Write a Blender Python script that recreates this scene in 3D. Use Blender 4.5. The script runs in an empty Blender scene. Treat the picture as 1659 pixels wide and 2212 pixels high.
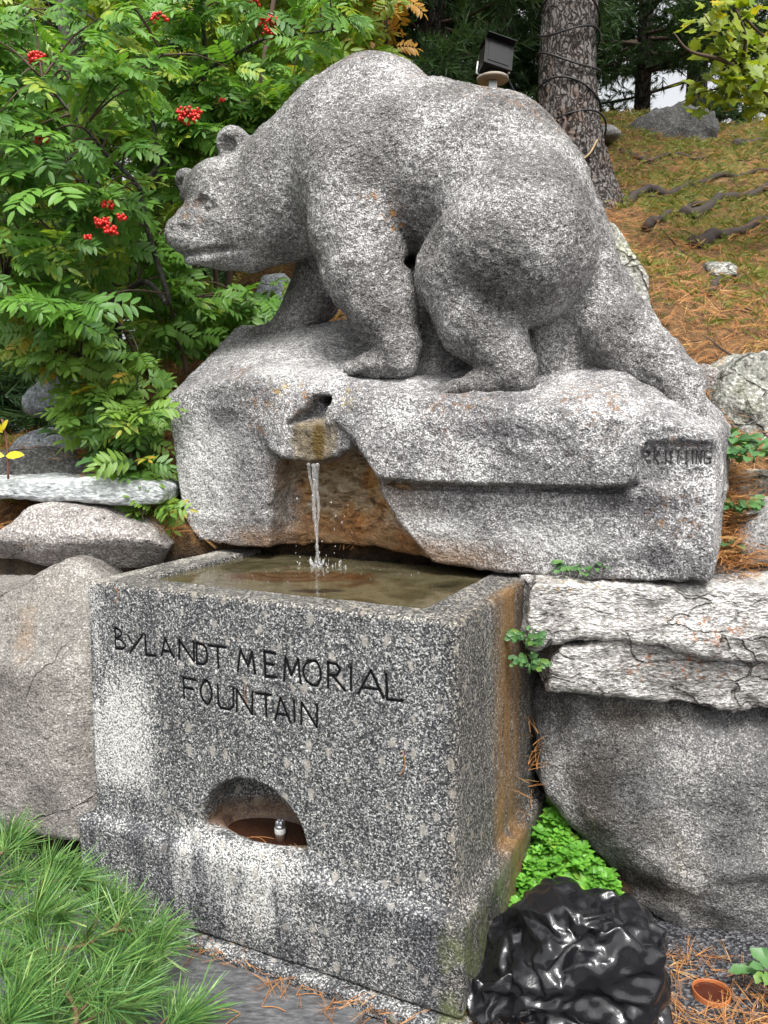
import bpy, bmesh, math, random
import numpy as np
from mathutils import Vector, Matrix

random.seed(7)
RNG = np.random.default_rng(11)
sc = bpy.context.scene
COL = sc.collection

# ------------------------------------------------------------------ camera
CAM_Z = 1.6                       # eye height of the photographer
IMG_W, IMG_H, FPX = 1659.0, 2212.0, 1760.0
PITCH = math.atan((1106 - 908) / FPX)
cam_data = bpy.data.cameras.new("camera")
cam = bpy.data.objects.new("camera", cam_data)
COL.objects.link(cam)
cam.location = (0, 0, CAM_Z)
cam.rotation_euler = (math.pi / 2 - PITCH, 0, 0)
cam_data.sensor_fit = 'VERTICAL'
cam_data.sensor_height = 24.0
cam_data.lens = FPX / IMG_H * 24.0
cam_data.clip_start = 0.05
cam_data.clip_end = 3000
sc.camera = cam

# ------------------------------------------------------------------ sky, sun, exposure (overcast day)
SUN_EL, SUN_AZ = math.radians(60), math.radians(172)     # azimuth measured from +Y clockwise
world = bpy.data.worlds.new("World")
sc.world = world
world.use_nodes = True
wn = world.node_tree
wn.nodes.clear()
w_out = wn.nodes.new("ShaderNodeOutputWorld")
w_bg = wn.nodes.new("ShaderNodeBackground")
w_sky = wn.nodes.new("ShaderNodeTexSky")
w_sky.sky_type = 'NISHITA'
w_sky.sun_disc = False
w_sky.sun_elevation = SUN_EL
w_sky.sun_rotation = SUN_AZ
w_sky.air_density = 1.0
w_sky.dust_density = 6.0
w_sky.ozone_density = 1.0
w_hsv = wn.nodes.new("ShaderNodeHueSaturation")          # cloud cover: the blue is washed out of the sky
w_hsv.inputs["Saturation"].default_value = 0.12
w_hsv.inputs["Value"].default_value = 1.0
wn.links.new(w_sky.outputs[0], w_hsv.inputs["Color"])
wn.links.new(w_hsv.outputs[0], w_bg.inputs["Color"])
w_bg.inputs["Strength"].default_value = 0.13
wn.links.new(w_bg.outputs[0], w_out.inputs["Surface"])

sun_data = bpy.data.lights.new("sun", 'SUN')
sun_data.energy = 1.5
sun_data.angle = math.radians(20)
sun_data.color = (1.0, 0.975, 0.94)
sun = bpy.data.objects.new("sun", sun_data)
COL.objects.link(sun)
sun_dir = Vector((math.sin(SUN_AZ) * math.cos(SUN_EL), math.cos(SUN_AZ) * math.cos(SUN_EL), math.sin(SUN_EL)))
sun.rotation_euler = sun_dir.to_track_quat('Z', 'Y').to_euler()
sun.location = (0, 0, 30)

sc.view_settings.view_transform = 'Standard'
sc.view_settings.look = 'None'
sc.view_settings.gamma = 1.0
sc.view_settings.use_curve_mapping = False
sc.view_settings.exposure = 1.2
sc.cycles.max_bounces = 8
sc.cycles.transparent_max_bounces = 8
sc.cycles.use_denoising = True

# ------------------------------------------------------------------ measuring helpers: survey points from the photograph
CP, SP = math.cos(PITCH), math.sin(PITCH)
def ray(u, v):
    x = (u - IMG_W / 2) / FPX
    y = -(v - IMG_H / 2) / FPX
    return np.array([x, CP + y * SP, -SP + y * CP])
EYE = np.array([0, 0, CAM_Z])
def aty(u, v, y):
    r = ray(u, v)
    return EYE + r * (y / r[1])
def onz(u, v, z):
    r = ray(u, v)
    return EYE + r * ((z - CAM_Z) / r[2])
# trough frame: s along the front to the right, d backwards, z up
TH = math.radians(25.8)
E1 = np.array([math.cos(TH), -math.sin(TH), 0.0])
E2 = np.array([math.sin(TH), math.cos(TH), 0.0])
TC = np.array([0.186, 2.0, 0.0])
def W3(s, d, z):
    return TC + s * E1 + d * E2 + np.array([0, 0, z])
def ond(u, v, d):
    """s, z and pixels per metre of photo point (u,v) on the plane at depth d of the trough frame"""
    r = ray(u, v)
    t = (d - (EYE - TC) @ E2) / (r @ E2)
    P = EYE + t * r
    return (P - TC) @ E1, P[2], FPX / t
def to_world(V):
    V = np.asarray(V, float)
    return TC + V[:, :1] * E1 + V[:, 1:2] * E2 + V[:, 2:3] * np.array([0, 0, 1.0])

# ------------------------------------------------------------------ object helpers
BASE = {}
def tag(o, label=None, cat=None, group=None, kind=None):
    if label: o["label"] = label
    if cat: o["category"] = cat
    if group: o["group"] = group
    if kind: o["kind"] = kind
    return o
def thing(name, label, cat, loc=(0, 0, 0), group=None):
    o = bpy.data.objects.new(name, None)
    o.empty_display_size = 0.1
    COL.objects.link(o)
    o.location = [float(c) for c in loc]
    BASE[o] = np.array(loc, float)
    return tag(o, label, cat, group)
def mesh_data(name, V, Fc, mat=None, smooth=True, mats=None, fmat=None):
    me = bpy.data.meshes.new(name)
    V = np.asarray(V, float)
    if isinstance(Fc, np.ndarray):
        n, k = Fc.shape
        me.vertices.add(len(V)); me.vertices.foreach_set("co", V.astype(np.float32).ravel())
        me.loops.add(n * k); me.loops.foreach_set("vertex_index", Fc.astype(np.int32).ravel())
        me.polygons.add(n); me.polygons.foreach_set("loop_start", np.arange(0, n * k, k, dtype=np.int32))
        me.update(calc_edges=True)
    else:
        me.from_pydata([tuple(v) for v in V], [], [tuple(int(i) for i in f) for f in Fc])
    for m in (mats or [mat]):
        if m: me.materials.append(m)
    if fmat is not None:
        me.polygons.foreach_set("material_index", np.asarray(fmat, np.int32))
    me.polygons.foreach_set("use_smooth", np.full(len(me.polygons), smooth, dtype=bool))
    me.validate(clean_customdata=False)
    me.update()
    return me
def part(name, V, Fc, mat, parent=None, smooth=True, base=None, mats=None, fmat=None):
    """a mesh from world-space vertices; a child of parent, or top-level with its origin at base"""
    V = np.asarray(V, float)
    if parent is not None:
        b = BASE[parent]
        loc = np.zeros(3)
    else:
        b = np.array(base, float) if base is not None else np.array([V[:, 0].mean(), V[:, 1].mean(), V[:, 2].min()])
        loc = b
    o = bpy.data.objects.new(name, mesh_data(name, V - b, Fc, mat, smooth, mats, fmat))
    COL.objects.link(o)
    o.location = loc
    if parent is not None:
        o.parent = parent
    BASE[o] = b
    return o
def place(name, me, parent, M):
    """a part that shares mesh data, placed by a world matrix"""
    o = bpy.data.objects.new(name, me)
    COL.objects.link(o)
    o.parent = parent
    o.matrix_local = Matrix.Translation(-Vector(BASE[parent])) @ M
    BASE[o] = BASE[parent]
    return o
def float_attr(me, name, vals, domain='POINT'):
    a = me.attributes.new(name, 'FLOAT', domain)
    a.data.foreach_set("value", np.asarray(vals, np.float32))
def frame_matrix(p, x, n):
    """matrix with local X along x and local Z close to n, at p"""
    x = Vector(x).normalized(); n = Vector(n)
    y = n.cross(x)
    if y.length < 1e-4: y = Vector((0.3, 0.9, 0.2)).cross(x)
    y.normalize(); z = x.cross(y)
    return Matrix(((x.x, y.x, z.x, p[0]), (x.y, y.y, z.y, p[1]), (x.z, y.z, z.z, p[2]), (0, 0, 0, 1)))
class MB:
    """collects shapes for ONE mesh"""
    def __init__(s): s.V = []; s.F = []; s.n = 0; s.A = []
    def add(s, V, Fc, a=0.0):
        V = np.asarray(V, float)
        s.V.append(V); s.F += [tuple(i + s.n for i in f) for f in Fc]; s.n += len(V)
        s.A.append(np.full(len(V), a))
        return s
    def verts(s): return np.vstack(s.V)
    def box(s, p0, p1):
        x0, y0, z0 = p0; x1, y1, z1 = p1
        return s.add([(x0,y0,z0),(x1,y0,z0),(x1,y1,z0),(x0,y1,z0),(x0,y0,z1),(x1,y0,z1),(x1,y1,z1),(x0,y1,z1)],
                     [(0,3,2,1),(4,5,6,7),(0,1,5,4),(1,2,6,5),(2,3,7,6),(3,0,4,7)])
    def tube(s, pts, rad, k=8, cap=True, wob=0.0, seed=0, a=0.0):
        P = np.asarray(pts, float); n = len(P)
        R = np.broadcast_to(np.asarray(rad, float), (n,))
        rg = np.random.default_rng(seed)
        T = np.gradient(P, axis=0); T /= np.linalg.norm(T, axis=1, keepdims=True) + 1e-12
        up = np.array([0, 0, 1.0]) if abs(T[0][2]) < .9 else np.array([1.0, 0, 0])
        V = []
        ang = np.arange(k) * 2 * math.pi / k
        x = np.cross(up, T[0]); x /= np.linalg.norm(x)
        for i in range(n):
            x = x - T[i] * (x @ T[i]); x /= np.linalg.norm(x) + 1e-12
            y = np.cross(T[i], x)
            r = R[i] * (1 + wob * rg.normal(size=k)) if wob else np.full(k, R[i])
            V.append(P[i] + (np.cos(ang) * r)[:, None] * x + (np.sin(ang) * r)[:, None] * y)
        V = np.vstack(V); Fc = []
        for i in range(n - 1):
            for j in range(k):
                a_, b_ = i * k + j, i * k + (j + 1) % k
                Fc.append((a_, b_, b_ + k, a_ + k))
        if cap:
            Fc.append(tuple(range(k - 1, -1, -1))); Fc.append(tuple((n - 1) * k + j for j in range(k)))
        return s.add(V, Fc, a)
    def lathe(s, prof, c, k=24):
        V = []; Fc = []
        for r, z in prof:
            for j in range(k):
                t = 2 * math.pi * j / k
                V.append((c[0] + r * math.cos(t), c[1] + r * math.sin(t), c[2] + z))
        for i in range(len(prof) - 1):
            for j in range(k):
                a_, b_ = i * k + j, i * k + (j + 1) % k
                Fc.append((a_, b_, b_ + k, a_ + k))
        Fc.append(tuple(range(k - 1, -1, -1))); Fc.append(tuple((len(prof) - 1) * k + j for j in range(k)))
        return s.add(V, Fc)
    def build(s, name, mat, parent=None, smooth=True, base=None, attr=False):
        o = part(name, s.verts(), s.F, mat, parent, smooth, base)
        if attr: float_attr(o.data, "tint", np.concatenate(s.A))
        return o
def spline(pts, n=6):
    """Catmull-Rom through the points (any dimension)"""
    P = np.asarray(pts, float)
    if len(P) < 3:
        t = np.linspace(0, 1, n + 1)[:, None]
        return P[0] * (1 - t) + P[-1] * t
    Q = np.vstack([2 * P[0] - P[1], P, 2 * P[-1] - P[-2]])
    out = []
    for i in range(1, len(Q) - 2):
        for t in np.arange(n) / n:
            a, b, c, d = Q[i - 1], Q[i], Q[i + 1], Q[i + 2]
            out.append(.5 * ((2 * b) + (c - a) * t + (2 * a - 5 * b + 4 * c - d) * t * t + (3 * b - a - 3 * c + d) * t ** 3))
    out.append(P[-1])
    return np.array(out)

# ------------------------------------------------------------------ noise and implicit surfaces
def _h(ix, iy, iz, seed):
    with np.errstate(over='ignore'):
        n = (ix.astype(np.int64) * 374761393 + iy.astype(np.int64) * 668265263 + iz.astype(np.int64) * 2147483647 + seed * 1274126177) & 0xffffffff
        n = ((n ^ (n >> 13)) * 1274126177) & 0xffffffff
        n = ((n ^ (n >> 16)) * 2246822519) & 0xffffffff
        n = n ^ (n >> 15)
    return (n & 0xffffff).astype(np.float64) / 0xffffff
def vnoise(P, scale=1.0, seed=0):
    Q = np.asarray(P, float) * scale
    I = np.floor(Q).astype(np.int64); f = Q - I
    f = f * f * f * (f * (f * 6 - 15) + 10)
    r = 0
    for dx in (0, 1):
        wx = f[:, 0] if dx else 1 - f[:, 0]
        for dy in (0, 1):
            wy = f[:, 1] if dy else 1 - f[:, 1]
            for dz in (0, 1):
                wz = f[:, 2] if dz else 1 - f[:, 2]
                r = r + wx * wy * wz * _h(I[:, 0] + dx, I[:, 1] + dy, I[:, 2] + dz, seed)
    return r * 2 - 1
def fbm(P, scale, octv=4, seed=0, gain=.5, ridged=False):
    r = 0; a = 1; tot = 0
    for o in range(octv):
        n = vnoise(P, scale * 2.03 ** o, seed + o * 17)
        if ridged: n = 1 - 2 * np.abs(n)
        r = r + a * n; tot += a; a *= gain
    return r / tot
def surfnet(Fv, org, h):
    """naive surface nets: quads of the zero set of grid Fv"""
    neg = Fv < 0
    nx, ny, nz = Fv.shape
    cnt = np.zeros((nx - 1, ny - 1, nz - 1), np.int8)
    cor = [(i, j, k) for i in (0, 1) for j in (0, 1) for k in (0, 1)]
    for i, j, k in cor:
        cnt += neg[i:nx - 1 + i, j:ny - 1 + j, k:nz - 1 + k]
    act = (cnt > 0) & (cnt < 8)
    ids = np.argwhere(act)
    idx = -np.ones(act.shape, np.int64); idx[act] = np.arange(len(ids))
    val = {c: Fv[ids[:, 0] + c[0], ids[:, 1] + c[1], ids[:, 2] + c[2]] for c in cor}
    acc = np.zeros((len(ids), 3)); wt = np.zeros(len(ids))
    for c in cor:
        for ax in range(3):
            if c[ax] == 0:
                e = list(c); e[ax] = 1; e = tuple(e)
                a, b = val[c], val[e]
                m = (a < 0) != (b < 0)
                t = np.where(m, a / np.where(m, a - b, 1), 0)
                p = np.tile(np.array(c, float), (len(ids), 1)); p[:, ax] += t
                acc += p * m[:, None]; wt += m
    V = (ids + acc / wt[:, None]) * h + np.array(org)
    Fc = []
    for ax in range(3):
        sl0 = [slice(None)] * 3; sl1 = [slice(None)] * 3
        sl0[ax] = slice(0, -1); sl1[ax] = slice(1, None)
        a, b = neg[tuple(sl0)], neg[tuple(sl1)]
        e = np.argwhere(a != b)
        o1, o2 = (ax + 1) % 3, (ax + 2) % 3
        ok = (e[:, o1] > 0) & (e[:, o2] > 0) & (e[:, o1] < Fv.shape[o1] - 1) & (e[:, o2] < Fv.shape[o2] - 1)
        e = e[ok]
        q = []
        for da, db in ((1, 1), (0, 1), (0, 0), (1, 0)):
            c = e.copy(); c[:, o1] -= da; c[:, o2] -= db
            q.append(idx[c[:, 0], c[:, 1], c[:, 2]])
        q = np.stack(q, 1)
        flip = ~a[e[:, 0], e[:, 1], e[:, 2]]
        q[flip] = q[flip][:, ::-1]
        Fc.append(q)
    Fc = np.vstack(Fc)
    return V, Fc[(Fc >= 0).all(1)]
def grid(lo, hi, h):
    ax = [np.arange(l, u + h, h) for l, u in zip(lo, hi)]
    return [g.astype(np.float32) for g in np.meshgrid(*ax, indexing='ij')]
def field(fn, lo, hi, h, k=4):
    """samples fn on a grid, finely only near its surface"""
    n = [int(math.ceil((b - a) / h / k)) for a, b in zip(lo, hi)]
    C = np.meshgrid(*[a + np.arange(m + 1) * h * k for a, m in zip(lo, n)], indexing='ij')
    fc = fn([g.ravel() for g in C]).reshape(C[0].shape)
    near = np.abs(fc) < h * k * 2.0
    cell = np.zeros(n, bool)
    for i in (0, 1):
        for j in (0, 1):
            for q in (0, 1): cell |= near[i:n[0] + i, j:n[1] + j, q:n[2] + q]
    up = lambda a: np.repeat(np.repeat(np.repeat(a, k, 0), k, 1), k, 2)
    F = up(np.sign(fc[:-1, :-1, :-1])) * h * k
    idx = np.argwhere(up(cell))
    P = idx * h + np.array(lo)
    F[idx[:, 0], idx[:, 1], idx[:, 2]] = fn([P[:, 0], P[:, 1], P[:, 2]])
    return F
def vnormals(V, Fc):
    n = np.cross(V[Fc[:, 2]] - V[Fc[:, 0]], V[Fc[:, 3]] - V[Fc[:, 1]])
    N = np.zeros_like(V)
    for k in range(4): np.add.at(N, Fc[:, k], n)
    return N / (np.linalg.norm(N, axis=1, keepdims=True) + 1e-12)
def smin(a, b, k):
    h = np.clip(.5 + .5 * (b - a) / k, 0, 1)
    return b + (a - b) * h - k * h * (1 - h)
def smax(a, b, k): return -smin(-a, -b, k)
def rcone(G, a, b, r1, r2):
    """round cone (capsule with two radii)"""
    a = np.array(a); b = np.array(b); ba = b - a
    l2 = ba @ ba
    px, py, pz = G[0] - a[0], G[1] - a[1], G[2] - a[2]
    t = np.clip((px * ba[0] + py * ba[1] + pz * ba[2]) / max(l2, 1e-9), 0, 1)
    return np.sqrt((px - t * ba[0]) ** 2 + (py - t * ba[1]) ** 2 + (pz - t * ba[2]) ** 2) - (r1 + (r2 - r1) * t)
def ellip(G, c, r):
    x, y, z = (G[0] - c[0]) / r[0], (G[1] - c[1]) / r[1], (G[2] - c[2]) / r[2]
    k0 = np.sqrt(x * x + y * y + z * z)
    return (k0 - 1) * min(r)
def rbox(G, lo, hi, r):
    c = [(a + b) / 2 for a, b in zip(lo, hi)]; e = [(b - a) / 2 - r for a, b in zip(lo, hi)]
    q = [np.abs(G[i] - c[i]) - e[i] for i in range(3)]
    out = np.sqrt(sum(np.maximum(k, 0) ** 2 for k in q))
    return out + np.minimum(np.maximum(np.maximum(q[0], q[1]), q[2]), 0) - r
def poly2d(X, Z, poly):
    """signed distance to a polygon"""
    P = np.asarray(poly, float); n = len(P)
    d = np.full(X.shape, 1e9); s = np.ones(X.shape)
    for i in range(n):
        a, b = P[i], P[i - 1]
        e = b - a
        wx, wz = X - a[0], Z - a[1]
        t = np.clip((wx * e[0] + wz * e[1]) / (e @ e + 1e-12), 0, 1)
        d = np.minimum(d, (wx - e[0] * t) ** 2 + (wz - e[1] * t) ** 2)
        c1, c2, c3 = Z >= a[1], Z < b[1], e[0] * wz > e[1] * wx
        fl = (c1 & c2 & c3) | (~c1 & ~c2 & ~c3)
        s = np.where(fl, -s, s)
    return s * np.sqrt(d)

# ------------------------------------------------------------------ materials
class Mat:
    def __init__(s, name):
        s.m = bpy.data.materials.new(name); s.m.use_nodes = True
        s.t = s.m.node_tree; s.t.nodes.clear()
        s.out = s.t.nodes.new("ShaderNodeOutputMaterial")
        s.bsdf = s.t.nodes.new("ShaderNodeBsdfPrincipled")
        s.t.links.new(s.bsdf.outputs[0], s.out.inputs[0])
        s._geo = s._obj = None
    def N(s, ty, **kw):
        n = s.t.nodes.new(ty)
        for k, v in kw.items(): setattr(n, k, v)
        return n
    def L(s, a, b): s.t.links.new(a, b)
    def set(s, node, key, val):
        i = node.inputs[key]
        if hasattr(val, "is_linked") or isinstance(val, bpy.types.NodeSocket): s.L(val, i)
        elif isinstance(val, (tuple, list)) and len(val) == 3 and i.type == 'RGBA': i.default_value = (*val, 1)
        else: i.default_value = val
    def pos(s):
        if s._geo is None: s._geo = s.N("ShaderNodeNewGeometry")
        return s._geo.outputs["Position"]
    def ocoord(s):
        if s._obj is None: s._obj = s.N("ShaderNodeTexCoord")
        return s._obj.outputs["Object"]
    def mapped(s, vec, scale=(1, 1, 1), rot=(0, 0, 0), loc=(0, 0, 0)):
        n = s.N("ShaderNodeMapping"); s.L(vec, n.inputs["Vector"])
        n.inputs["Scale"].default_value = scale; n.inputs["Rotation"].default_value = rot; n.inputs["Location"].default_value = loc
        return n.outputs[0]
    def noise(s, scale, detail=3, rough=.55, vec=None, dist=0.0):
        n = s.N("ShaderNodeTexNoise"); s.L(vec if vec is not None else s.pos(), n.inputs["Vector"])
        n.inputs["Scale"].default_value = scale; n.inputs["Detail"].default_value = detail
        n.inputs["Roughness"].default_value = rough; n.inputs["Distortion"].default_value = dist
        return n.outputs["Fac"]
    def voro(s, scale, vec=None, feature='F1', out="Distance", rnd=1.0):
        n = s.N("ShaderNodeTexVoronoi", feature=feature); s.L(vec if vec is not None else s.pos(), n.inputs["Vector"])
        n.inputs["Scale"].default_value = scale; n.inputs["Randomness"].default_value = rnd
        return n.outputs[out]
    def ramp(s, fac, stops, interp='LINEAR'):
        n = s.N("ShaderNodeValToRGB"); n.color_ramp.interpolation = interp
        e = n.color_ramp.elements
        while len(e) < len(stops): e.new(.5)
        for q, (p, c) in zip(e, stops):
            q.position = p
            q.color = (c, c, c, 1) if isinstance(c, (int, float)) else (*c, 1)
        s.L(fac, n.inputs[0])
        return n.outputs[0]
    def mix(s, fac, a, b, mode='MIX'):
        n = s.N("ShaderNodeMix", data_type='RGBA', blend_type=mode)
        s.set(n, 0, fac); s.set(n, 6, a); s.set(n, 7, b)
        return n.outputs[2]
    def math(s, op, a, b=0.0, c=0.0, clamp=False):
        n = s.N("ShaderNodeMath", operation=op, use_clamp=clamp)
        s.set(n, 0, a); s.set(n, 1, b)
        if op in ('MULTIPLY_ADD', 'SMOOTH_MIN'): s.set(n, 2, c)
        return n.outputs[0]
    def sep(s, vec):
        n = s.N("ShaderNodeSeparateXYZ"); s.L(vec, n.inputs[0]); return n.outputs
    def rng(s, v, a, b, c=0.0, d=1.0):
        n = s.N("ShaderNodeMapRange", interpolation_type='SMOOTHSTEP'); s.set(n, 0, v)
        for i, q in zip((1, 2, 3, 4), (a, b, c, d)): n.inputs[i].default_value = q
        return n.outputs[0]
    def tframe(s):
        """trough-frame coordinates s,d,z of the shaded point"""
        p = s.N("ShaderNodeVectorMath", operation='SUBTRACT'); s.L(s.pos(), p.inputs[0]); p.inputs[1].default_value = TC
        r = []
        for e in (E1, E2, (0, 0, 1)):
            d = s.N("ShaderNodeVectorMath", operation='DOT_PRODUCT'); s.L(p.outputs[0], d.inputs[0]); d.inputs[1].default_value = e
            r.append(d.outputs["Value"])
        return r
    def blob(s, c, rad, wob=.4, nscale=9.0, soft=.35):
        """a stain round point c: 1 inside, wobbly edge; rad may be per axis"""
        rad = (rad,) * 3 if isinstance(rad, (int, float)) else rad
        v = s.mapped(s.pos(), scale=tuple(1 / r for r in rad), loc=tuple(-a / r for a, r in zip(c, rad)))
        l = s.N("ShaderNodeVectorMath", operation='LENGTH'); s.L(v, l.inputs[0])
        d = s.math('ADD', l.outputs["Value"], s.math('MULTIPLY', s.math('SUBTRACT', s.noise(nscale, 4), .5), wob * 2.5))
        return s.rng(d, 1.0, 1.0 - soft, 0, 1)
    def fin(s, color=None, rough=.8, spec=.3, bump=None, bstr=.4, bdist=.01, **kw):
        b = s.bsdf
        if color is not None: s.set(b, "Base Color", color)
        s.set(b, "Roughness", rough); s.set(b, "Specular IOR Level", spec)
        for k, v in kw.items(): s.set(b, k.replace("_", " "), v)
        if bump is not None:
            n = s.N("ShaderNodeBump"); n.inputs["Strength"].default_value = bstr; n.inputs["Distance"].default_value = bdist
            s.L(bump, n.inputs["Height"]); s.L(n.outputs[0], b.inputs["Normal"])
        return s.m

def plain(name, col, rough=.6, spec=.4, metal=0.0, var=.25, nscale=40.0):
    m = Mat(name)
    n = m.noise(nscale, 4, vec=m.ocoord())
    c = m.mix(n, tuple(x * (1 - var) for x in col), tuple(min(1, x * (1 + var)) for x in col))
    return m.fin(c, m.rng(n, .2, .8, rough * .8, min(1, rough * 1.2)), spec, n, .15, .003, Metallic=metal)

def lichen_stone(name, lo, mid, hi, scale=110.0, lichen=(), patches=.0, stains_or_shade=None, bstr=.7, coarse=9.0, bias=0.0, warm=None, streak=None, wear=.5, clump=.35, cracks=None, chisel=0.0):
    """weathered granite or gneiss: mineral speckle, pale crust patches, orange lichen spots"""
    m = Mat(name)
    vec = m.pos() if streak is None else m.mapped(m.pos(), rot=streak[0], scale=streak[1])
    n1 = m.noise(scale, 3, .62, vec=vec)
    n2 = m.noise(scale * .33, 3, .6, vec=vec)
    big = m.noise(coarse, 5, .6)
    f = m.math('ADD', n1, m.math('MULTIPLY', m.math('SUBTRACT', n2, .5), clump))
    f = m.math('ADD', f, m.math('MULTIPLY_ADD', m.math('SUBTRACT', big, .5), wear, bias))
    c = m.ramp(f, [(.29, lo), (.46, mid), (.53, mid), (.70, hi)])
    if warm is not None:
        c = m.mix(m.rng(m.noise(coarse * .6, 4), .5, .68), c, m.mix(.55, c, m.mix(1.0, c, warm, 'MULTIPLY')))
    if patches > 0:
        sp = m.noise(22, 6, .7)
        reg = m.noise(2.3, 3)
        k = m.math('MULTIPLY', m.rng(sp, .66, .70), m.rng(reg, .62 - patches, .70 - patches))
        c = m.mix(m.math('MULTIPLY', k, .65), c, m.ramp(m.noise(60, 2), [(.3, (.30, .11, .02)), (.7, (.52, .24, .05))]))
    for ctr, rad, col in lichen:
        k = m.math('MULTIPLY', m.blob(ctr, rad, .5, 14.0, .6), m.rng(m.noise(30, 6, .75), .54, .60))
        c = m.mix(m.math('MULTIPLY', k, .75), c, m.mix(m.noise(90, 2), col, tuple(x * .55 for x in col)))
    if stains_or_shade: c = stains_or_shade(m, c)
    h = m.math('ADD', n2, m.math('MULTIPLY', n1, .45))
    if chisel:                                   # slanting tool strokes
        ch = m.noise(52, 3, .6, vec=m.mapped(m.pos(), rot=(.2, .55, .1), scale=(.85, 1, 1.15)), dist=.6)
        h = m.math('ADD', h, m.math('MULTIPLY', ch, chisel))
        c = m.mix(m.math('MULTIPLY', m.rng(ch, .44, .32), .6), c, m.mix(1.0, c, (.34, .33, .33), 'MULTIPLY'))
    if cracks:                                   # open fractures filled with dirt
        cs, sv, cw = cracks
        wob = m.N("ShaderNodeTexNoise"); m.L(m.pos(), wob.inputs["Vector"]); wob.inputs["Scale"].default_value = 9; wob.inputs["Detail"].default_value = 5
        sc_ = m.N("ShaderNodeVectorMath", operation='SCALE'); m.L(wob.outputs["Color"], sc_.inputs[0]); sc_.inputs["Scale"].default_value = .10
        ad = m.N("ShaderNodeVectorMath", operation='ADD'); m.L(m.pos(), ad.inputs[0]); m.L(sc_.outputs[0], ad.inputs[1])
        e = m.voro(cs, m.mapped(ad.outputs[0], rot=(0, .06, 0), scale=sv), 'DISTANCE_TO_EDGE')
        gate = m.rng(m.noise(3.5, 3), .42, .56)
        cell = m.sep(m.voro(cs, m.mapped(ad.outputs[0], rot=(0, .06, 0), scale=sv), out="Color"))[0]
        k = m.math('MULTIPLY', m.rng(e, cw, cw * .2), gate)
        c = m.mix(m.math('MULTIPLY', k, .65), c, m.mix(1.0, c, (.14, .12, .10), 'MULTIPLY'))
        h = m.math('ADD', m.math('SUBTRACT', h, m.math('MULTIPLY', k, 1.2)), m.math('MULTIPLY', cell, .55))
    return m.fin(c, .85, .25, h, bstr, .02)

OR = (.46, .20, .035); OR2 = (.30, .15, .055); YE = (.52, .33, .03)
def foliage_mat(name, c0, c1, c2, trans=.35, rough=.45, spec=.4):
    """leaf: hue varies from leaf to leaf, light comes through"""
    m = Mat(name)
    oi = m.N("ShaderNodeObjectInfo"); at = m.N("ShaderNodeAttribute", attribute_name="tint")
    f = m.math('FRACT', m.math('ADD', m.math('MULTIPLY', oi.outputs["Random"], 3.7), at.outputs["Fac"]))
    f = m.math('ADD', f, m.math('MULTIPLY', m.math('SUBTRACT', m.noise(28, 2), .5), .5), clamp=True)
    c = m.ramp(f, [(0, c0), (.45, c1), (.88, c1), (1, c2)])
    b = m.bsdf
    m.fin(c, rough, spec)
    tr = m.N("ShaderNodeBsdfTranslucent"); m.L(m.mix(1.0, c, (1.0, 1.0, .45), 'MULTIPLY'), tr.inputs[0])
    mx = m.N("ShaderNodeMixShader"); mx.inputs[0].default_value = trans
    m.L(b.outputs[0], mx.inputs[1]); m.L(tr.outputs[0], mx.inputs[2]); m.L(mx.outputs[0], m.out.inputs[0])
    return m.m

# --- the bear's stone, with the lichen where the photograph has it
def bear_pts(L):
    r = []
    for u, v, d, rad, col in L:
        s_, z_, k = ond(u, v, d)
        r.append((tuple(W3(s_, d, z_)), rad, col))
    return r
M_BEAR = lichen_stone("weathered_granite_bear", (.050, .047, .045), (.20, .193, .187), (.68, .67, .66), 210.0, clump=.55, bstr=1.0, chisel=.9,
    lichen=bear_pts([(425, 475, .74, .10, OR), (850, 470, .70, .07, OR), (820, 430, .7, .09, OR), (800, 140, .98, .22, OR2),
                     (620, 250, .98, .16, OR2), (960, 200, .98, .2, OR2), (1110, 240, .95, .25, OR2), (1045, 640, .66, .03, OR)]),
    patches=.03, coarse=4.5, wear=.68, bias=.01)

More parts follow.
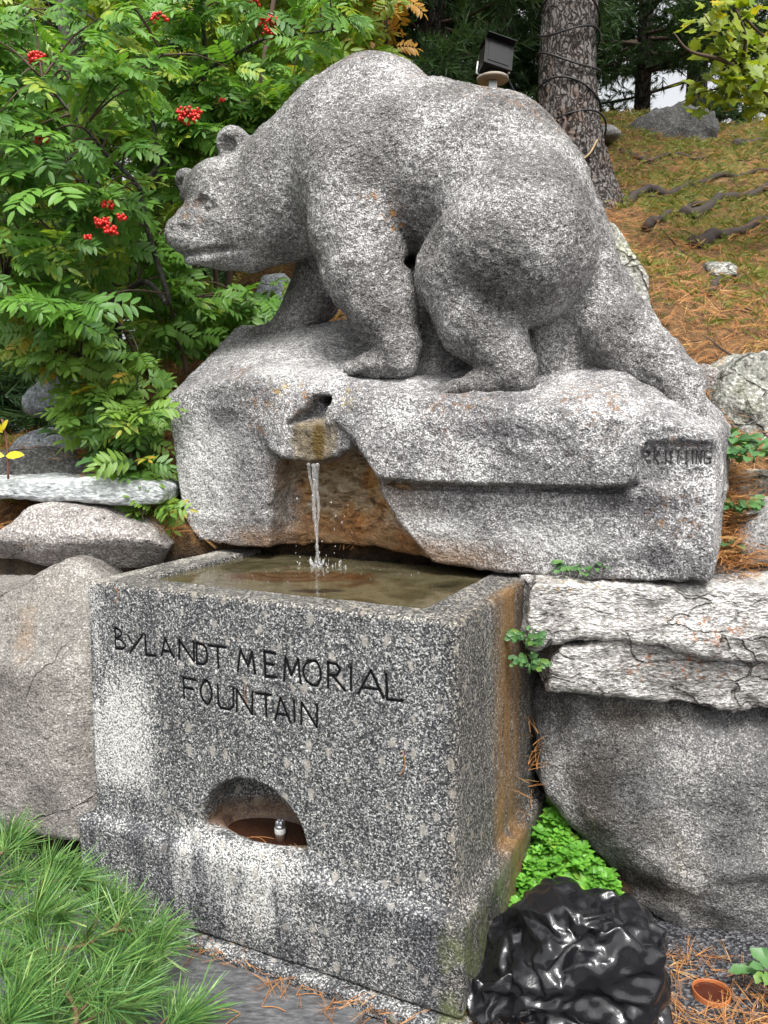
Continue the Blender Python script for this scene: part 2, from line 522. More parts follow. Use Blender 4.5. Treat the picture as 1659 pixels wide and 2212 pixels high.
def base_stains(m, c):
    s_, d_, z_ = m.tframe()
    # wet brown deposit in the hollow behind the falling water and under the spout
    k = m.math('MULTIPLY', m.rng(d_, .60, .70), m.math('MULTIPLY', m.math('MULTIPLY', m.rng(s_, -1.02, -.90), m.rng(s_, -.25, -.45)), m.rng(z_, 1.52, 1.44)))
    lay = m.noise(26, 6, .7, vec=m.mapped(m.pos(), scale=(.8, .8, 1.7)), dist=.6)
    brown = m.ramp(lay, [(.30, (.04, .026, .012)), (.42, (.21, .14, .072)), (.52, (.40, .30, .18)), (.66, (.58, .49, .36))])
    brown = m.mix(m.rng(m.noise(6, 4), .46, .6), brown, m.mix(1.0, brown, (1.0, .68, .32), 'MULTIPLY'))
    brown = m.mix(m.math('MULTIPLY', m.rng(z_, 1.30, 1.18), .7), brown, m.mix(1.0, brown, (1.0, .66, .34), 'MULTIPLY'))
    c = m.mix(m.math('MULTIPLY', k, .93), c, brown)
    sp = m.blob(SPOUT, (.12, .14, .115), .25, 12)
    c = m.mix(m.math('MULTIPLY', sp, .8), c, m.ramp(m.noise(30, 4), [(.3, (.05, .035, .012)), (.7, (.26, .20, .11))]))
    al = m.blob(ALGAE, (.035, .08, .12), .3, 15)
    c = m.mix(m.math('MULTIPLY', al, .85), c, (.10, .06, .008))
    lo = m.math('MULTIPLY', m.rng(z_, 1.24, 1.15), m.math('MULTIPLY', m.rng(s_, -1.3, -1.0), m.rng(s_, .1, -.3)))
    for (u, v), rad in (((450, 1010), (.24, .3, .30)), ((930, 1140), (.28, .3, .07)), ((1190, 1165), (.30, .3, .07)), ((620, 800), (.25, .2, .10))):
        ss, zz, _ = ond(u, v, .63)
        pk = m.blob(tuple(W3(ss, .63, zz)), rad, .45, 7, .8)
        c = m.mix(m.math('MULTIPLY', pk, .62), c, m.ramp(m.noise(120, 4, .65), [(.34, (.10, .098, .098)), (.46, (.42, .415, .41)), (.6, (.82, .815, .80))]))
    for (u, v), rad in (((1090, 930), (.30, .2, .06)), ((470, 900), (.12, .2, .09)), ((1380, 1090), (.28, .2, .05)), ((1420, 1210), (.16, .2, .06))):
        ss, zz, _ = ond(u, v, .6)
        pk = m.blob(tuple(W3(ss, .6, zz)), rad, .5, 8, .8)
        c = m.mix(m.math('MULTIPLY', pk, .75), c, m.mix(1.0, c, (.42, .41, .43), 'MULTIPLY'))
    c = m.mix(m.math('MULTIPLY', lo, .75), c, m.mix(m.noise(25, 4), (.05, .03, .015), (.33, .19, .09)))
    return c
_s, _z, _k = ond(672, 950, .57); SPOUT = tuple(W3(_s, .56, _z))
_s, _z, _k = ond(690, 960, .57); ALGAE = tuple(W3(_s, .55, _z))
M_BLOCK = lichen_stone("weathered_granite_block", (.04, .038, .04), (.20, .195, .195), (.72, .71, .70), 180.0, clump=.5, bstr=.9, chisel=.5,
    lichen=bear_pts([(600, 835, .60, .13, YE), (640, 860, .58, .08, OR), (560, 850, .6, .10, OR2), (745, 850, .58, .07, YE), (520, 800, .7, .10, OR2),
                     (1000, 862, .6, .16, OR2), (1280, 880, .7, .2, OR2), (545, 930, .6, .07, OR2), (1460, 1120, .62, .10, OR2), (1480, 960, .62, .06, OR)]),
    patches=.03, stains_or_shade=base_stains, coarse=4.5, wear=.55, bias=.03)

# --- the trough: dark speckled granite with big pale feldspars
def make_trough_mat():
    m = Mat("speckled_trough_granite")
    vec = m.pos()
    cell = m.voro(290, vec, out="Color")
    r = m.sep(cell)[0]
    n = m.noise(130, 3, .6)
    f = m.math('ADD', m.math('MULTIPLY', r, .62), m.math('MULTIPLY', m.math('SUBTRACT', n, .5), 1.2))
    s_, d_, z_ = m.tframe()
    streak = m.noise(5, 4, .6, vec=m.mapped(m.pos(), scale=(2.0, 2.0, .35)))
    # lime bloom down the left of the front, paler round the lower middle
    wash = m.math('MULTIPLY', m.math('MULTIPLY', m.rng(s_, -.97, -1.07), m.rng(z_, .90, .72)), m.rng(z_, .38, .5))
    wash2 = m.math('MULTIPLY', m.math('MULTIPLY', m.rng(s_, -.42, -.52), m.rng(s_, -1.0, -.85)), m.math('MULTIPLY', m.rng(z_, .40, .34), m.rng(z_, .08, .2)))
    wash3 = m.math('MULTIPLY', m.rng(s_, -1.15, -1.22), m.rng(z_, .5, .8))
    w = m.math('MAXIMUM', wash, m.math('MAXIMUM', m.math('MULTIPLY', wash2, .8), m.math('MULTIPLY', wash3, .6)))
    w = m.math('MULTIPLY', w, m.rng(streak, .36, .52))
    f = m.math('ADD', f, m.math('MULTIPLY', w, .30))
    f = m.math('ADD', f, m.math('MULTIPLY', m.math('SUBTRACT', streak, .5), .35))
    c = m.ramp(f, [(.12, (.018, .019, .021)), (.32, (.075, .077, .079)), (.52, (.225, .226, .222)), (.76, (.62, .61, .585))])
    # feldspars
    vv = m.mapped(vec, rot=(0.0, .5, 0), scale=(1, 1, .62))
    big = m.voro(27, vv); bc = m.sep(m.voro(27, vv, out="Color"))
    edge = m.math('ADD', big, m.math('MULTIPLY', m.math('SUBTRACT', m.noise(75, 4, .7), .5), .75))
    k = m.math('MULTIPLY', m.rng(m.math('ADD', edge, m.math('MULTIPLY', bc[1], .16)), .36, .24), m.rng(bc[0], .30, .36))
    k = m.math('MULTIPLY', k, m.rng(s_, -1.15, -.8, .25, 1))
    c = m.mix(m.math('MULTIPLY', k, .6), c, m.mix(m.noise(150, 3), (.22, .20, .165), (.52, .49, .44)))
    # ferrous stain down the right side, near its back edge, and on the rim beside it
    side = m.rng(s_, -.05, .0)
    st = m.math('MULTIPLY', m.math('MULTIPLY', m.rng(m.math('ADD', d_, m.math('MULTIPLY', m.math('SUBTRACT', m.noise(6, 4), .5), .18)), .24, .42), m.rng(d_, .66, .46)), m.rng(m.noise(9, 4, vec=m.mapped(m.pos(), scale=(3, 3, .3))), .3, .5))
    c = m.mix(m.math('MULTIPLY', m.math('MULTIPLY', side, st), .7), c, m.mix(n, (.13, .06, .012), (.36, .20, .05)))
    c = m.mix(m.math('MULTIPLY', side, .45), c, m.mix(1.0, c, (.62, .53, .40), 'MULTIPLY'))
    rimm = m.math('MULTIPLY', m.rng(z_, 1.075, 1.09), .55)
    c = m.mix(rimm, c, m.mix(1.0, c, (.75, .68, .55), 'MULTIPLY'))
    # grime bands: under the rim, on the plinth's left, in the niche
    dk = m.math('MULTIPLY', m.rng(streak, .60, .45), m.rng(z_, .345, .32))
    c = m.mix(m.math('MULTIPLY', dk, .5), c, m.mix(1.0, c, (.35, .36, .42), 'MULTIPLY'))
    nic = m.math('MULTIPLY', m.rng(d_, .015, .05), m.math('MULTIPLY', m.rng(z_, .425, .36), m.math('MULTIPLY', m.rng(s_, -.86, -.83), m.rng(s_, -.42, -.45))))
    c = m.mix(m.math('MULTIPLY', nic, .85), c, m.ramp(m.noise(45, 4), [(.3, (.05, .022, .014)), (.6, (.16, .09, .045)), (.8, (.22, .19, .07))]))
    moss = m.math('MULTIPLY', side, m.math('MULTIPLY', m.rng(z_, .33, .26), m.rng(m.noise(11, 4), .42, .58)))
    c = m.mix(m.math('MULTIPLY', moss, .6), c, (.10, .12, .04))
    # basin inside: brown slime below the water line
    ins = m.math('MULTIPLY', m.math('MULTIPLY', m.rng(z_, 1.075, 1.06), m.rng(z_, .70, .72)), m.math('MULTIPLY', m.rng(d_, .09, .11), m.math('MULTIPLY', m.rng(s_, -1.16, -1.14), m.rng(s_, -.12, -.13))))
    c = m.mix(m.math('MULTIPLY', ins, .8), c, (.10, .075, .035))
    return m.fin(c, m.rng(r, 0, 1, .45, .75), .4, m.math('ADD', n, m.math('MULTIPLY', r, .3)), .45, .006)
M_TROUGH = make_trough_mat()
M_GRIME = plain("dark_grime", (.008, .008, .009), .9, .1)

GREY = ((.05, .049, .048), (.22, .215, .21), (.62, .61, .60))
M_BOULD_L = lichen_stone("brown_grey_boulder", (.06, .055, .05), (.19, .176, .158), (.44, .42, .39), 160.0, patches=.0, coarse=4, bias=.0, wear=.6, cracks=(1.7, (1.2, 1, .8), .004),
    stains_or_shade=lambda m, c: m.mix(m.math('MULTIPLY', m.math('MAXIMUM', m.blob(tuple(aty(60, 1310, 2.5)), (.14, .3, .06), .5, 9, .9), m.blob(tuple(aty(0, 1390, 2.5)), (.08, .3, .16), .5, 9, .9)), .6), c, m.mix(m.noise(60, 4), (.30, .14, .03), (.52, .27, .07))),
    lichen=[(tuple(aty(75, 1320, 2.5)), .15, OR), (tuple(aty(20, 1370, 2.5)), .16, OR), (tuple(aty(130, 1400, 2.5)), .12, OR2)], bstr=.8)
M_ROUND_L = lichen_stone("pinkish_granite_stone", (.045, .039, .036), (.25, .23, .215), (.64, .605, .57), 130.0, patches=.12, coarse=5, wear=.5, bstr=.9)
M_SLAB_L = lichen_stone("blue_grey_gneiss", (.10, .105, .105), (.34, .36, .36), (.70, .72, .71), 75.0, patches=.05, coarse=7, wear=.5, streak=((0, .05, 0), (.6, .6, 1.3)), bias=.06)
M_DARKROCK = lichen_stone("dark_gneiss", (.02, .02, .02), (.07, .07, .066), (.20, .197, .19), 90.0, coarse=6, wear=.5)
M_BLUEROCK = lichen_stone("blue_grey_rock", (.06, .065, .07), (.22, .235, .25), (.45, .47, .50), 80.0, coarse=8, wear=.5)
M_LEDGE = lichen_stone("pale_layered_gneiss", (.05, .045, .04), (.26, .25, .235), (.66, .64, .61), 120.0, patches=.20, coarse=5, wear=.75, bias=.06,
    streak=((0, -.07, 0), (.62, .62, 1.25)), bstr=1.0, cracks=(5.0, (.6, .6, 2.2), .022),
    lichen=[(tuple(aty(1540, 1360, 2.35)), (.16, .2, .07), (.36, .12, .025)), (tuple(aty(1400, 1450, 2.35)), (.12, .2, .05), (.36, .12, .025)), (tuple(aty(1600, 1480, 2.3)), (.14, .2, .07), (.36, .12, .025)), (tuple(aty(1230, 1270, 2.4)), (.15, .2, .025), (.38, .22, .03)),
            (tuple(aty(1500, 1450, 2.35)), (.2, .2, .06), (.36, .12, .025))])
M_BOULD_R = lichen_stone("dark_grey_boulder", (.028, .027, .028), (.12, .118, .117), (.42, .41, .395), 170.0, coarse=3.0, wear=1.0, bstr=1.0, bias=.0, warm=(.9, .8, .62),
    stains_or_shade=lambda m, c: m.mix(m.math('MULTIPLY', m.math('MAXIMUM', m.blob(tuple(aty(1285, 1740, 2.4)), (.10, .4, .28), .5, 5, .8), m.math('MAXIMUM', m.blob(tuple(aty(1400, 1960, 2.3)), (.16, .4, .12), .5, 5, .8), m.blob(tuple(aty(1380, 1570, 2.4)), (.26, .4, .06), .5, 5, .8))), .8), c, m.mix(1.0, c, (.34, .30, .25), 'MULTIPLY')))  # dirt on the left, with facet shade and the ledge's shadow painted in
M_GREENROCK = lichen_stone("mossy_grey_rock", (.05, .05, .042), (.20, .20, .175), (.55, .55, .51), 70.0, coarse=6, wear=.7, warm=(.85, .88, .6), bstr=1.0, cracks=(4.0, (1, 1, 1.6), .03))
M_PALEROCK = lichen_stone("pale_grey_rock", (.07, .068, .066), (.25, .246, .24), (.62, .61, .595), 110.0, coarse=6, wear=.6)

def bark_mat(name, lo, hi, scale=14.0, bstr=1.0, crack=.5):
    m = Mat(name)
    v = m.mapped(m.pos(), scale=(1, 1, .22))
    wv = m.N("ShaderNodeVectorMath", operation='ADD'); m.L(v, wv.inputs[0])
    nv = m.N("ShaderNodeTexNoise"); m.L(m.pos(), nv.inputs["Vector"]); nv.inputs["Scale"].default_value = 14
    sv = m.N("ShaderNodeVectorMath", operation='SCALE'); m.L(nv.outputs["Color"], sv.inputs[0]); sv.inputs["Scale"].default_value = .07; m.L(sv.outputs[0], wv.inputs[1])
    v = wv.outputs[0]
    vo = m.voro(scale, v, 'DISTANCE_TO_EDGE')
    n = m.noise(scale * 2.5, 6, .7, vec=v)
    f = m.math('ADD', m.math('MULTIPLY', m.rng(vo, 0, .22), crack), m.math('MULTIPLY', n, 1.1))
    c = m.ramp(f, [(.42, tuple(x * .25 for x in lo)), (.75, lo), (1.0, hi)])
    c = m.mix(m.rng(m.noise(7, 4), .5, .7), c, m.mix(1.0, c, (1.0, .82, .74), 'MULTIPLY'))
    return m.fin(c, .9, .15, f, bstr, .03)
M_PINEBARK = bark_mat("pine_bark", (.07, .062, .058), (.21, .192, .18), 30.0, .9)
M_ROWANBARK = bark_mat("rowan_bark", (.10, .098, .085), (.27, .265, .24), 30.0, .3, .15)
M_TWIG = plain("brown_twig", (.085, .06, .042), .8, .2)
M_PINETWIG = plain("scaly_pine_twig", (.15, .095, .055), .8, .2, var=.5, nscale=160)
M_ROOT = plain("dark_root", (.055, .045, .04), .9, .15, nscale=25)

M_ROWAN = foliage_mat("rowan_leaf", (.065, .17, .030), (.14, .30, .045), (.33, .41, .05), .42)
M_ROWAN_B = foliage_mat("rowan_leaf_yellowing", (.11, .20, .025), (.24, .33, .03), (.50, .40, .03), .48)
M_SHOOT = foliage_mat("young_rowan_leaf", (.09, .20, .04), (.17, .30, .045), (.44, .28, .03), .42)
M_AUTUMN = foliage_mat("autumn_leaf", (.25, .16, .02), (.42, .22, .025), (.40, .10, .02), .4)
M_MAPLE = foliage_mat("maple_leaf", (.14, .22, .018), (.27, .34, .025), (.55, .42, .03), .45)
M_WEED = foliage_mat("weed_leaf", (.045, .12, .045), (.085, .19, .06), (.14, .24, .05), .25)
M_COVER = foliage_mat("ground_cover_leaf", (.09, .26, .03), (.16, .40, .05), (.26, .44, .06), .35)
M_YELLOW = foliage_mat("yellow_leaf", (.60, .50, .02), (.65, .55, .03), (.7, .5, .03), .35)
M_NEEDLE = foliage_mat("green_pine_needle", (.045, .13, .04), (.14, .28, .07), (.36, .46, .16), .25, .32)
M_DARKNEEDLE = foliage_mat("dark_pine_needle", (.035, .075, .03), (.065, .13, .045), (.11, .18, .05), .35, .45)
M_LITTER = foliage_mat("dry_pine_needle", (.15, .065, .028), (.40, .18, .055), (.56, .34, .13), .1, .6, .3)
M_GRASS = foliage_mat("grass_blade", (.10, .15, .03), (.21, .24, .05), (.40, .33, .11), .3)
M_BERRY = Mat("rowan_berry"); M_BERRY = M_BERRY.fin(M_BERRY.mix(M_BERRY.noise(60, 2), (.55, .012, .012), (.72, .035, .02)), .28, .5)

# ------------------------------------------------------------------ terrain
def ywall(x):
    return np.interp(x, [-6, -3, -1.6, -.9, -.5, .2, .6, 1.2, 3, 6], [3.2, 3.1, 2.95, 3.05, 3.2, 3.0, 2.85, 2.72, 2.7, 2.7])
def terr(x, y):
    x = np.asarray(x, float); y = np.asarray(y, float)
    yw = ywall(x); t = y - yw
    step = np.interp(x, [-6, -2, -1, 0, 1, 3], [1.0, 1.1, 1.12, 1.12, 1.12, 1.1])
    near = np.interp(x, [-6, -2.5, -1.4, -.6, .3, .9, 3], [.05, .12, .30, .50, .55, .55, .55])       # first steep metre behind the stones
    slope = np.interp(x, [-8, -3, -2.0, -1.0, 0, 1, 4], [.02, .05, .10, .42, .54, .56, .52])
    z = step * np.clip((t + .12) / .14, 0, 1)
    z = z + near * np.clip(t / .75, 0, 1) ** .8 + slope * np.clip(t - .6, 0, 6.2)
    z = z - .16 * np.clip(t - 6.8, 0, 60)
    P = np.stack([x.ravel(), y.ravel(), np.zeros(x.size)], 1)
    n = fbm(P, .9, 4, 5).reshape(x.shape) * .14 + fbm(P, 2.6, 3, 6, .5, True).reshape(x.shape) * .05 + fbm(P, 7.0, 3, 9).reshape(x.shape) * .03
    return z + n * np.clip((t - .1) / .6, 0, 1)
def tz(x, y): return float(terr(np.array([x]), np.array([y]))[0])

def make_ground():
    # one sheet from in front of the trough up the bank and on to the horizon
    ys = np.concatenate([[-60, -8, -1, .5, 1.2, 1.8], np.arange(2.2, 5, .07), np.arange(5, 12, .16), np.arange(12, 40, 2), [60, 120, 300, 900, 2500]])
    xs = np.concatenate([[-2500, -600, -150, -50, -20, -10], np.arange(-6, 6.01, .1), [10, 20, 50, 150, 600, 2500]])
    X, Y = np.meshgrid(xs, ys, indexing='ij')
    Z = terr(X, Y)
    V = np.stack([X.ravel(), Y.ravel(), Z.ravel()], 1)
    ny = len(ys)
    i, j = np.meshgrid(np.arange(len(xs) - 1), np.arange(ny - 1), indexing='ij')
    a = (i * ny + j).ravel()
    Fc = np.stack([a, a + ny, a + ny + 1, a + 1], 1)
    m = Mat("ground_soil_and_asphalt")
    p = m.sep(m.pos())
    soil = m.ramp(m.noise(26, 6, .7), [(.3, (.035, .022, .012)), (.5, (.13, .075, .035)), (.7, (.26, .145, .06))])
    grass = m.ramp(m.noise(40, 5, .7), [(.3, (.05, .05, .012)), (.55, (.14, .14, .035)), (.75, (.22, .20, .06))])
    up = m.math('MULTIPLY', m.rng(p[2], 2.2, 3.4), m.rng(m.noise(2.2, 5), .45, .62))
    c = m.mix(up, soil, grass)
    c = m.mix(m.rng(p[2], 1.16, 1.06), c, m.ramp(m.noise(22, 5, .7), [(.35, (.010, .008, .006)), (.7, (.045, .032, .020))]))   # soil turns near-black below the wall's top, between its stones
    gr = m.voro(130, out="Color")
    grit = m.ramp(m.math('ADD', m.math('MULTIPLY', m.sep(gr)[0], .6), m.math('MULTIPLY', m.noise(60, 3), .4)), [(.2, (.012, .012, .014)), (.5, (.05, .05, .055)), (.75, (.14, .14, .15)), (.92, (.30, .29, .29))])
    flat = m.rng(p[2], .02, .005)
    c = m.mix(flat, c, grit)
    h = m.math('ADD', m.noise(30, 5, .7), m.math('MULTIPLY', m.voro(130), .6))
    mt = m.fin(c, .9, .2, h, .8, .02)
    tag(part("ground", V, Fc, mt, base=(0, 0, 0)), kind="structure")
make_ground()

# ------------------------------------------------------------------ stroke lettering (cut into stone)
def arc(cx, cy, rx, ry, a0, a1, n=8):
    return [(cx + rx * math.cos(math.radians(a0 + (a1 - a0) * i / n)), cy + ry * math.sin(math.radians(a0 + (a1 - a0) * i / n))) for i in range(n + 1)]
GLYPH = {   # width, strokes in a unit-high box
    'B': (.5, [[(0, 0), (0, 1)], [(0, 1), (.25, .97), (.38, .82), (.33, .63), (.05, .52)], [(.05, .52), (.38, .42), (.5, .22), (.38, .03), (0, 0)]]),
    'Y': (.5, [[(0, .85), (.16, .42)], [(.48, 1), (.05, -.18)]]),
    'L': (.45, [[(0, 1), (.02, 0), (.45, .04)]]),
    'A': (.62, [[(0, 0), (.3, 1), (.62, 0)], [(.1, .28), (.52, .3)]]),
    'N': (.6, [[(0, 0), (.03, 1), (.56, 0), (.58, 1)]]),
    'D': (.42, [[(0, 0), (0, 1)], [(0, 1), (.22, .96), (.37, .80), (.42, .5), (.37, .2), (.22, .03), (0, 0)]]),
    'T': (.56, [[(-.02, .97), (.56, 1)], [(.3, .98), (.32, 0)]]),
    'M': (.78, [[(0, 0), (.14, 1), (.38, .3), (.62, 1), (.78, 0)]]),
    'E': (.48, [[(.02, 0), (0, 1)], [(0, 1), (.46, .98)], [(0, .53), (.38, .52)], [(.02, 0), (.48, .03)]]),
    'O': (.68, [arc(.34, .5, .34, .5, 0, 360, 16)]),
    'R': (.55, [[(0, 0), (0, 1)], [(0, 1), (.32, .97), (.44, .78), (.32, .56), (0, .5)], [(.14, .5), (.58, 0)]]),
    'I': (.12, [[(.05, 0), (.05, 1)]]),
    'F': (.45, [[(.02, 0), (0, 1)], [(0, 1), (.46, .98)], [(0, .53), (.34, .52)]]),
    'U': (.55, [[(0, 1), (.0, .2), (.1, .02), (.45, .02), (.54, .2), (.55, 1)]]),
    'K': (.5, [[(0, 0), (0, 1)], [(.46, 1), (.02, .48), (.5, 0)]]),
    'S': (.42, [[(.40, .85), (.28, .98), (.12, .97), (.02, .8), (.1, .58), (.32, .45), (.42, .24), (.3, .03), (.12, .0), (0, .14)]]),
    'G': (.6, [arc(.32, .5, .32, .5, 50, 320, 12), [(.36, .42), (.6, .42), (.6, .1)]]),
    'C': (.5, [arc(.30, .5, .30, .5, 50, 310, 12)]),
}
def lay_text(specs):
    """specs: (letter, s0, z0, height, width scale, slant); returns per letter list of polylines in (s,z)"""
    out = []
    for ch, s0, z0, hgt, wsc in specs:
        w, st = GLYPH[ch]
        out.append((ch, [[(s0 + x * hgt * wsc + .004 * math.sin(9 * x + s0 * 31), z0 + y * hgt) for x, y in pl] for pl in st]))
    return out
def seg_dist(S, Z, letters):
    d = np.full(S.shape, 9.0)
    for _, pls in letters:
        for pl in pls:
            for (a0, a1), (b0, b1) in zip(pl[:-1], pl[1:]):
                e0, e1 = b0 - a0, b1 - a1
                t = np.clip(((S - a0) * e0 + (Z - a1) * e1) / (e0 * e0 + e1 * e1 + 1e-12), 0, 1)
                d = np.minimum(d, np.hypot(S - a0 - e0 * t, Z - a1 - e1 * t))
    return d
def carve(V, Fc, letters, dmax, wid, dep, cuts=2):
    """refine the face round the letters and press V grooves into it (V in trough frame, cut along +d)"""
    pts = np.array([p for _, pls in letters for pl in pls for p in pl])
    lo, hi = pts.min(0) - .015, pts.max(0) + .015
    bm = bmesh.new()
    vs = [bm.verts.new(v) for v in V]
    bm.faces.ensure_lookup_table()
    for f in Fc: bm.faces.new([vs[i] for i in f])
    cen = np.array([V[f].mean(0) for f in Fc])
    near = (cen[:, 0] > lo[0]) & (cen[:, 0] < hi[0]) & (cen[:, 2] > lo[1]) & (cen[:, 2] < hi[1]) & (cen[:, 1] < dmax)
    dd = np.full(len(Fc), 9.0); dd[near] = seg_dist(cen[near, 0], cen[near, 2], letters)
    bm.faces.ensure_lookup_table()
    ed = set()
    for i in np.nonzero(dd < .016)[0]:
        ed.update(bm.faces[i].edges)
    bmesh.ops.subdivide_edges(bm, edges=list(ed), cuts=cuts, use_grid_fill=True)
    P = np.array([v.co for v in bm.verts])
    sel = (P[:, 0] > lo[0]) & (P[:, 0] < hi[0]) & (P[:, 2] > lo[1]) & (P[:, 2] < hi[1]) & (P[:, 1] < dmax)
    q = np.zeros(len(P)); q[sel] = np.clip(1.15 - seg_dist(P[sel, 0], P[sel, 2], letters) / wid, 0, 1) * dep
    P[:, 1] += q
    Fo = [[v.index for v in f.verts] for f in (bm.verts.index_update(), bm.faces)[1]]
    bm.free()
    return P, Fo
def letter_parts(letters, dface, wid, parent, mat):
    """the dark grime lying in each cut letter"""
    for ch, pls in letters:
        mb = MB()
        for pl in pls:
            for (a0, a1), (b0, b1) in zip(pl[:-1], pl[1:]):
                l = math.hypot(b0 - a0, b1 - a1) + 1e-9
                nx, nz = -(b1 - a1) / l * wid / 2, (b0 - a0) / l * wid / 2
                ex, ez = (b0 - a0) / l * wid * .25, (b1 - a1) / l * wid * .25
                q = [(a0 - ex + nx, a1 - ez + nz), (a0 - ex - nx, a1 - ez - nz), (b0 + ex - nx, b1 + ez - nz), (b0 + ex + nx, b1 + ez + nz)]
                vv = [(x, dface, z) for x, z in q] + [(x, dface + .006, z) for x, z in q]
                mb.add(to_world(vv), [(0, 1, 2, 3), (7, 6, 5, 4), (0, 4, 5, 1), (1, 5, 6, 2), (2, 6, 7, 3), (3, 7, 4, 0)])
        mb.build("letter", mat, parent, smooth=False)

# ------------------------------------------------------------------ the trough
def make_trough():
    t = thing("water_trough", "large speckled granite trough with carved BYLANDT MEMORIAL FOUNTAIN lettering and arched niche", "trough", W3(-.6, .3, .05))
    h = .0085
    G = grid((-1.36, -.11, .03), (.10, .83, 1.13), h)
    body = rbox(G, (-1.26, 0, .15), (0, .78, 1.095), .014)
    pl = rbox(G, (-1.30, -.037, .05), (.037, .80, .318), .012)
    # sloping, hollowed shoulder between plinth and body
    sh = rbox(G, (-1.30, -.037, .25), (.037, .80, .385), .003)
    o = np.maximum(np.maximum(G[0] - 0, -1.26 - G[0]), -G[1])              # distance outwards from the body faces
    cut = (G[2] - .300) - .040 * np.clip(1 - np.clip(o, 0, .037) / .034, 0, 1) ** 1.6
    sh = smax(sh, cut, .008)
    f = smin(smin(body, pl, .012), sh, .012)
    # rounded sill that swells out under the niche
    sill = rcone(G, (-.815, .012, .335), (-.465, .012, .335), .042, .042)
    f = smin(f, sill, .025)
    # basin hollow
    f = smax(f, -rbox(G, (-1.12, .115, .80), (-.14, .95, 1.4), .03), .01)
    # niche: arched, hollowed like a shell, with a bowl sunk behind the sill
    arch = np.maximum(np.hypot(G[0] + .640, (G[2] - .368)) - .187, .366 - G[2])
    back = G[1] - (.06 + .15 * np.sqrt(np.clip(1 - ((G[0] + .64) / .20) ** 2, 0, 1)))
    nic = smax(smax(arch, back, .03), -.2 - G[1], .01)
    f = smax(f, -nic, .007)
    bowl = ellip(G, (-.635, .115, .372), (.178, .098, .10))
    f = smax(f, -bowl, .008)
    V, Fc = surfnet(f, (-1.36, -.11, .03), h)
    n = vnormals(V, Fc)
    V = V + n * (fbm(V, 45, 2, 3) * .0012 + fbm(V, 9, 2, 8) * .0018)[:, None]
    L1 = []
    # letter, left and right edge, foot and height as read off the photograph
    for ch, u0, u1, v, hp in (('B', 246, 269, 1402, 46), ('Y', 277, 305, 1405, 37), ('L', 313, 335, 1416, 45), ('A', 344, 371, 1417, 40), ('N', 386, 417, 1425, 43), ('D', 424, 446, 1435, 46), ('T', 449, 487, 1441, 48),
                              ('M', 513, 551, 1451, 48), ('E', 568, 597, 1462, 55), ('M', 610, 648, 1472, 53), ('O', 656, 694, 1479, 55), ('R', 705, 743, 1487, 57), ('I', 755, 760, 1492, 51), ('A', 773, 826, 1500, 56), ('L', 832, 870, 1512, 57),
                              ('F', 397, 419, 1510, 46), ('O', 432, 457, 1520, 53), ('U', 467, 502, 1530, 50), ('N', 511, 544, 1539, 50), ('T', 553, 586, 1545, 49), ('A', 590, 624, 1556, 52), ('I', 634, 639, 1561, 48), ('N', 651, 685, 1567, 50)):
        s0, z0, k = ond(u0, v, 0); s1, _, _ = ond(u1, v, 0)
        L1.append((ch, s0, z0, hp / k, (s1 - s0) / (GLYPH[ch][0] * hp / k)))
    letters = lay_text(L1)
    V, Fo = carve(V, Fc, letters, .02, .0068, .009)
    part("stone_body", to_world(V), Fo, M_TROUGH, t)
    letter_parts(letters, .0045, .0062, t, M_GRIME)
    # water in the basin
    m = Mat("murky_water")
    b1 = m.noise(5, 4, .6, dist=.6)
    c = m.ramp(b1, [(.25, (.014, .013, .008)), (.45, (.055, .047, .024)), (.55, (.085, .074, .042)), (.7, (.04, .026, .013))])
    s_, z_, k = ond(690, 1225, .4)
    c = m.mix(m.math('MULTIPLY', m.blob(tuple(W3(-.72, .42, 1.07)), (.28, .12, .2), .4, 6), .8), c, (.05, .022, .008))
    c = m.mix(m.math('MULTIPLY', m.blob(tuple(W3(-.55, .24, 1.07)), (.10, .035, .2), .3, 8), .9), c, (.012, .012, .010))
    rip = m.noise(26, 3, .5, dist=.5)
    M_WATER = m.fin(c, .04, .5, rip, .10, .01, IOR=1.33)
    xs = np.linspace(-1.135, -.125, 60); ds = np.linspace(.10, .79, 32)
    X, D = np.meshgrid(xs, ds, indexing='ij')
    r = np.hypot(X + .80, D - .50)
    Z = 1.080 + .0022 * np.sin(r * 95) * np.exp(-r * 4.5) + .0006 * np.sin(X * 60 + D * 25)
    i, j = np.meshgrid(np.arange(59), np.arange(31), indexing='ij'); a = (i * 32 + j).ravel()
    part("basin_water", to_world(np.stack([X.ravel(), D.ravel(), Z.ravel()], 1)), np.stack([a, a + 32, a + 33, a + 1], 1), M_WATER, t)
    # brown water in the niche bowl
    m = Mat("rusty_water")
    M_RW = m.fin(m.mix(m.noise(14, 3), (.022, .008, .005), (.05, .02, .010)), .05, .5, m.noise(30, 2), .04, .005)
    ang = np.linspace(0, 2 * math.pi, 33)[:-1]
    vv = [(-.635, .115, .333)] + [(-.635 + .172 * math.cos(q), .115 + .094 * math.sin(q), .333) for q in ang]
    part("niche_water", to_world(vv), [(0, 1 + i, 1 + (i + 1) % 32) for i in range(32)], M_RW, t)
    # drinking nozzle: metal stub with a crimped, cross-cut head and a limed collar
    M_PIPE = plain("corroded_nozzle_pipe", (.12, .08, .055), .6, .4, .4, .5, 90)
    M_COLLAR = plain("limed_collar", (.55, .55, .53), .7, .3, 0, .2, 120)
    M_STEEL = plain("scuffed_steel", (.42, .43, .45), .35, .5, .9, .25, 120)
    s_, z_, k = ond(606, 1842, .10)
    c = W3(s_, .10, .318)
    noz = MB().lathe([(.0165, 0), (.0160, .03), (.0162, .035)], c, 20).build("nozzle", M_PIPE, t)
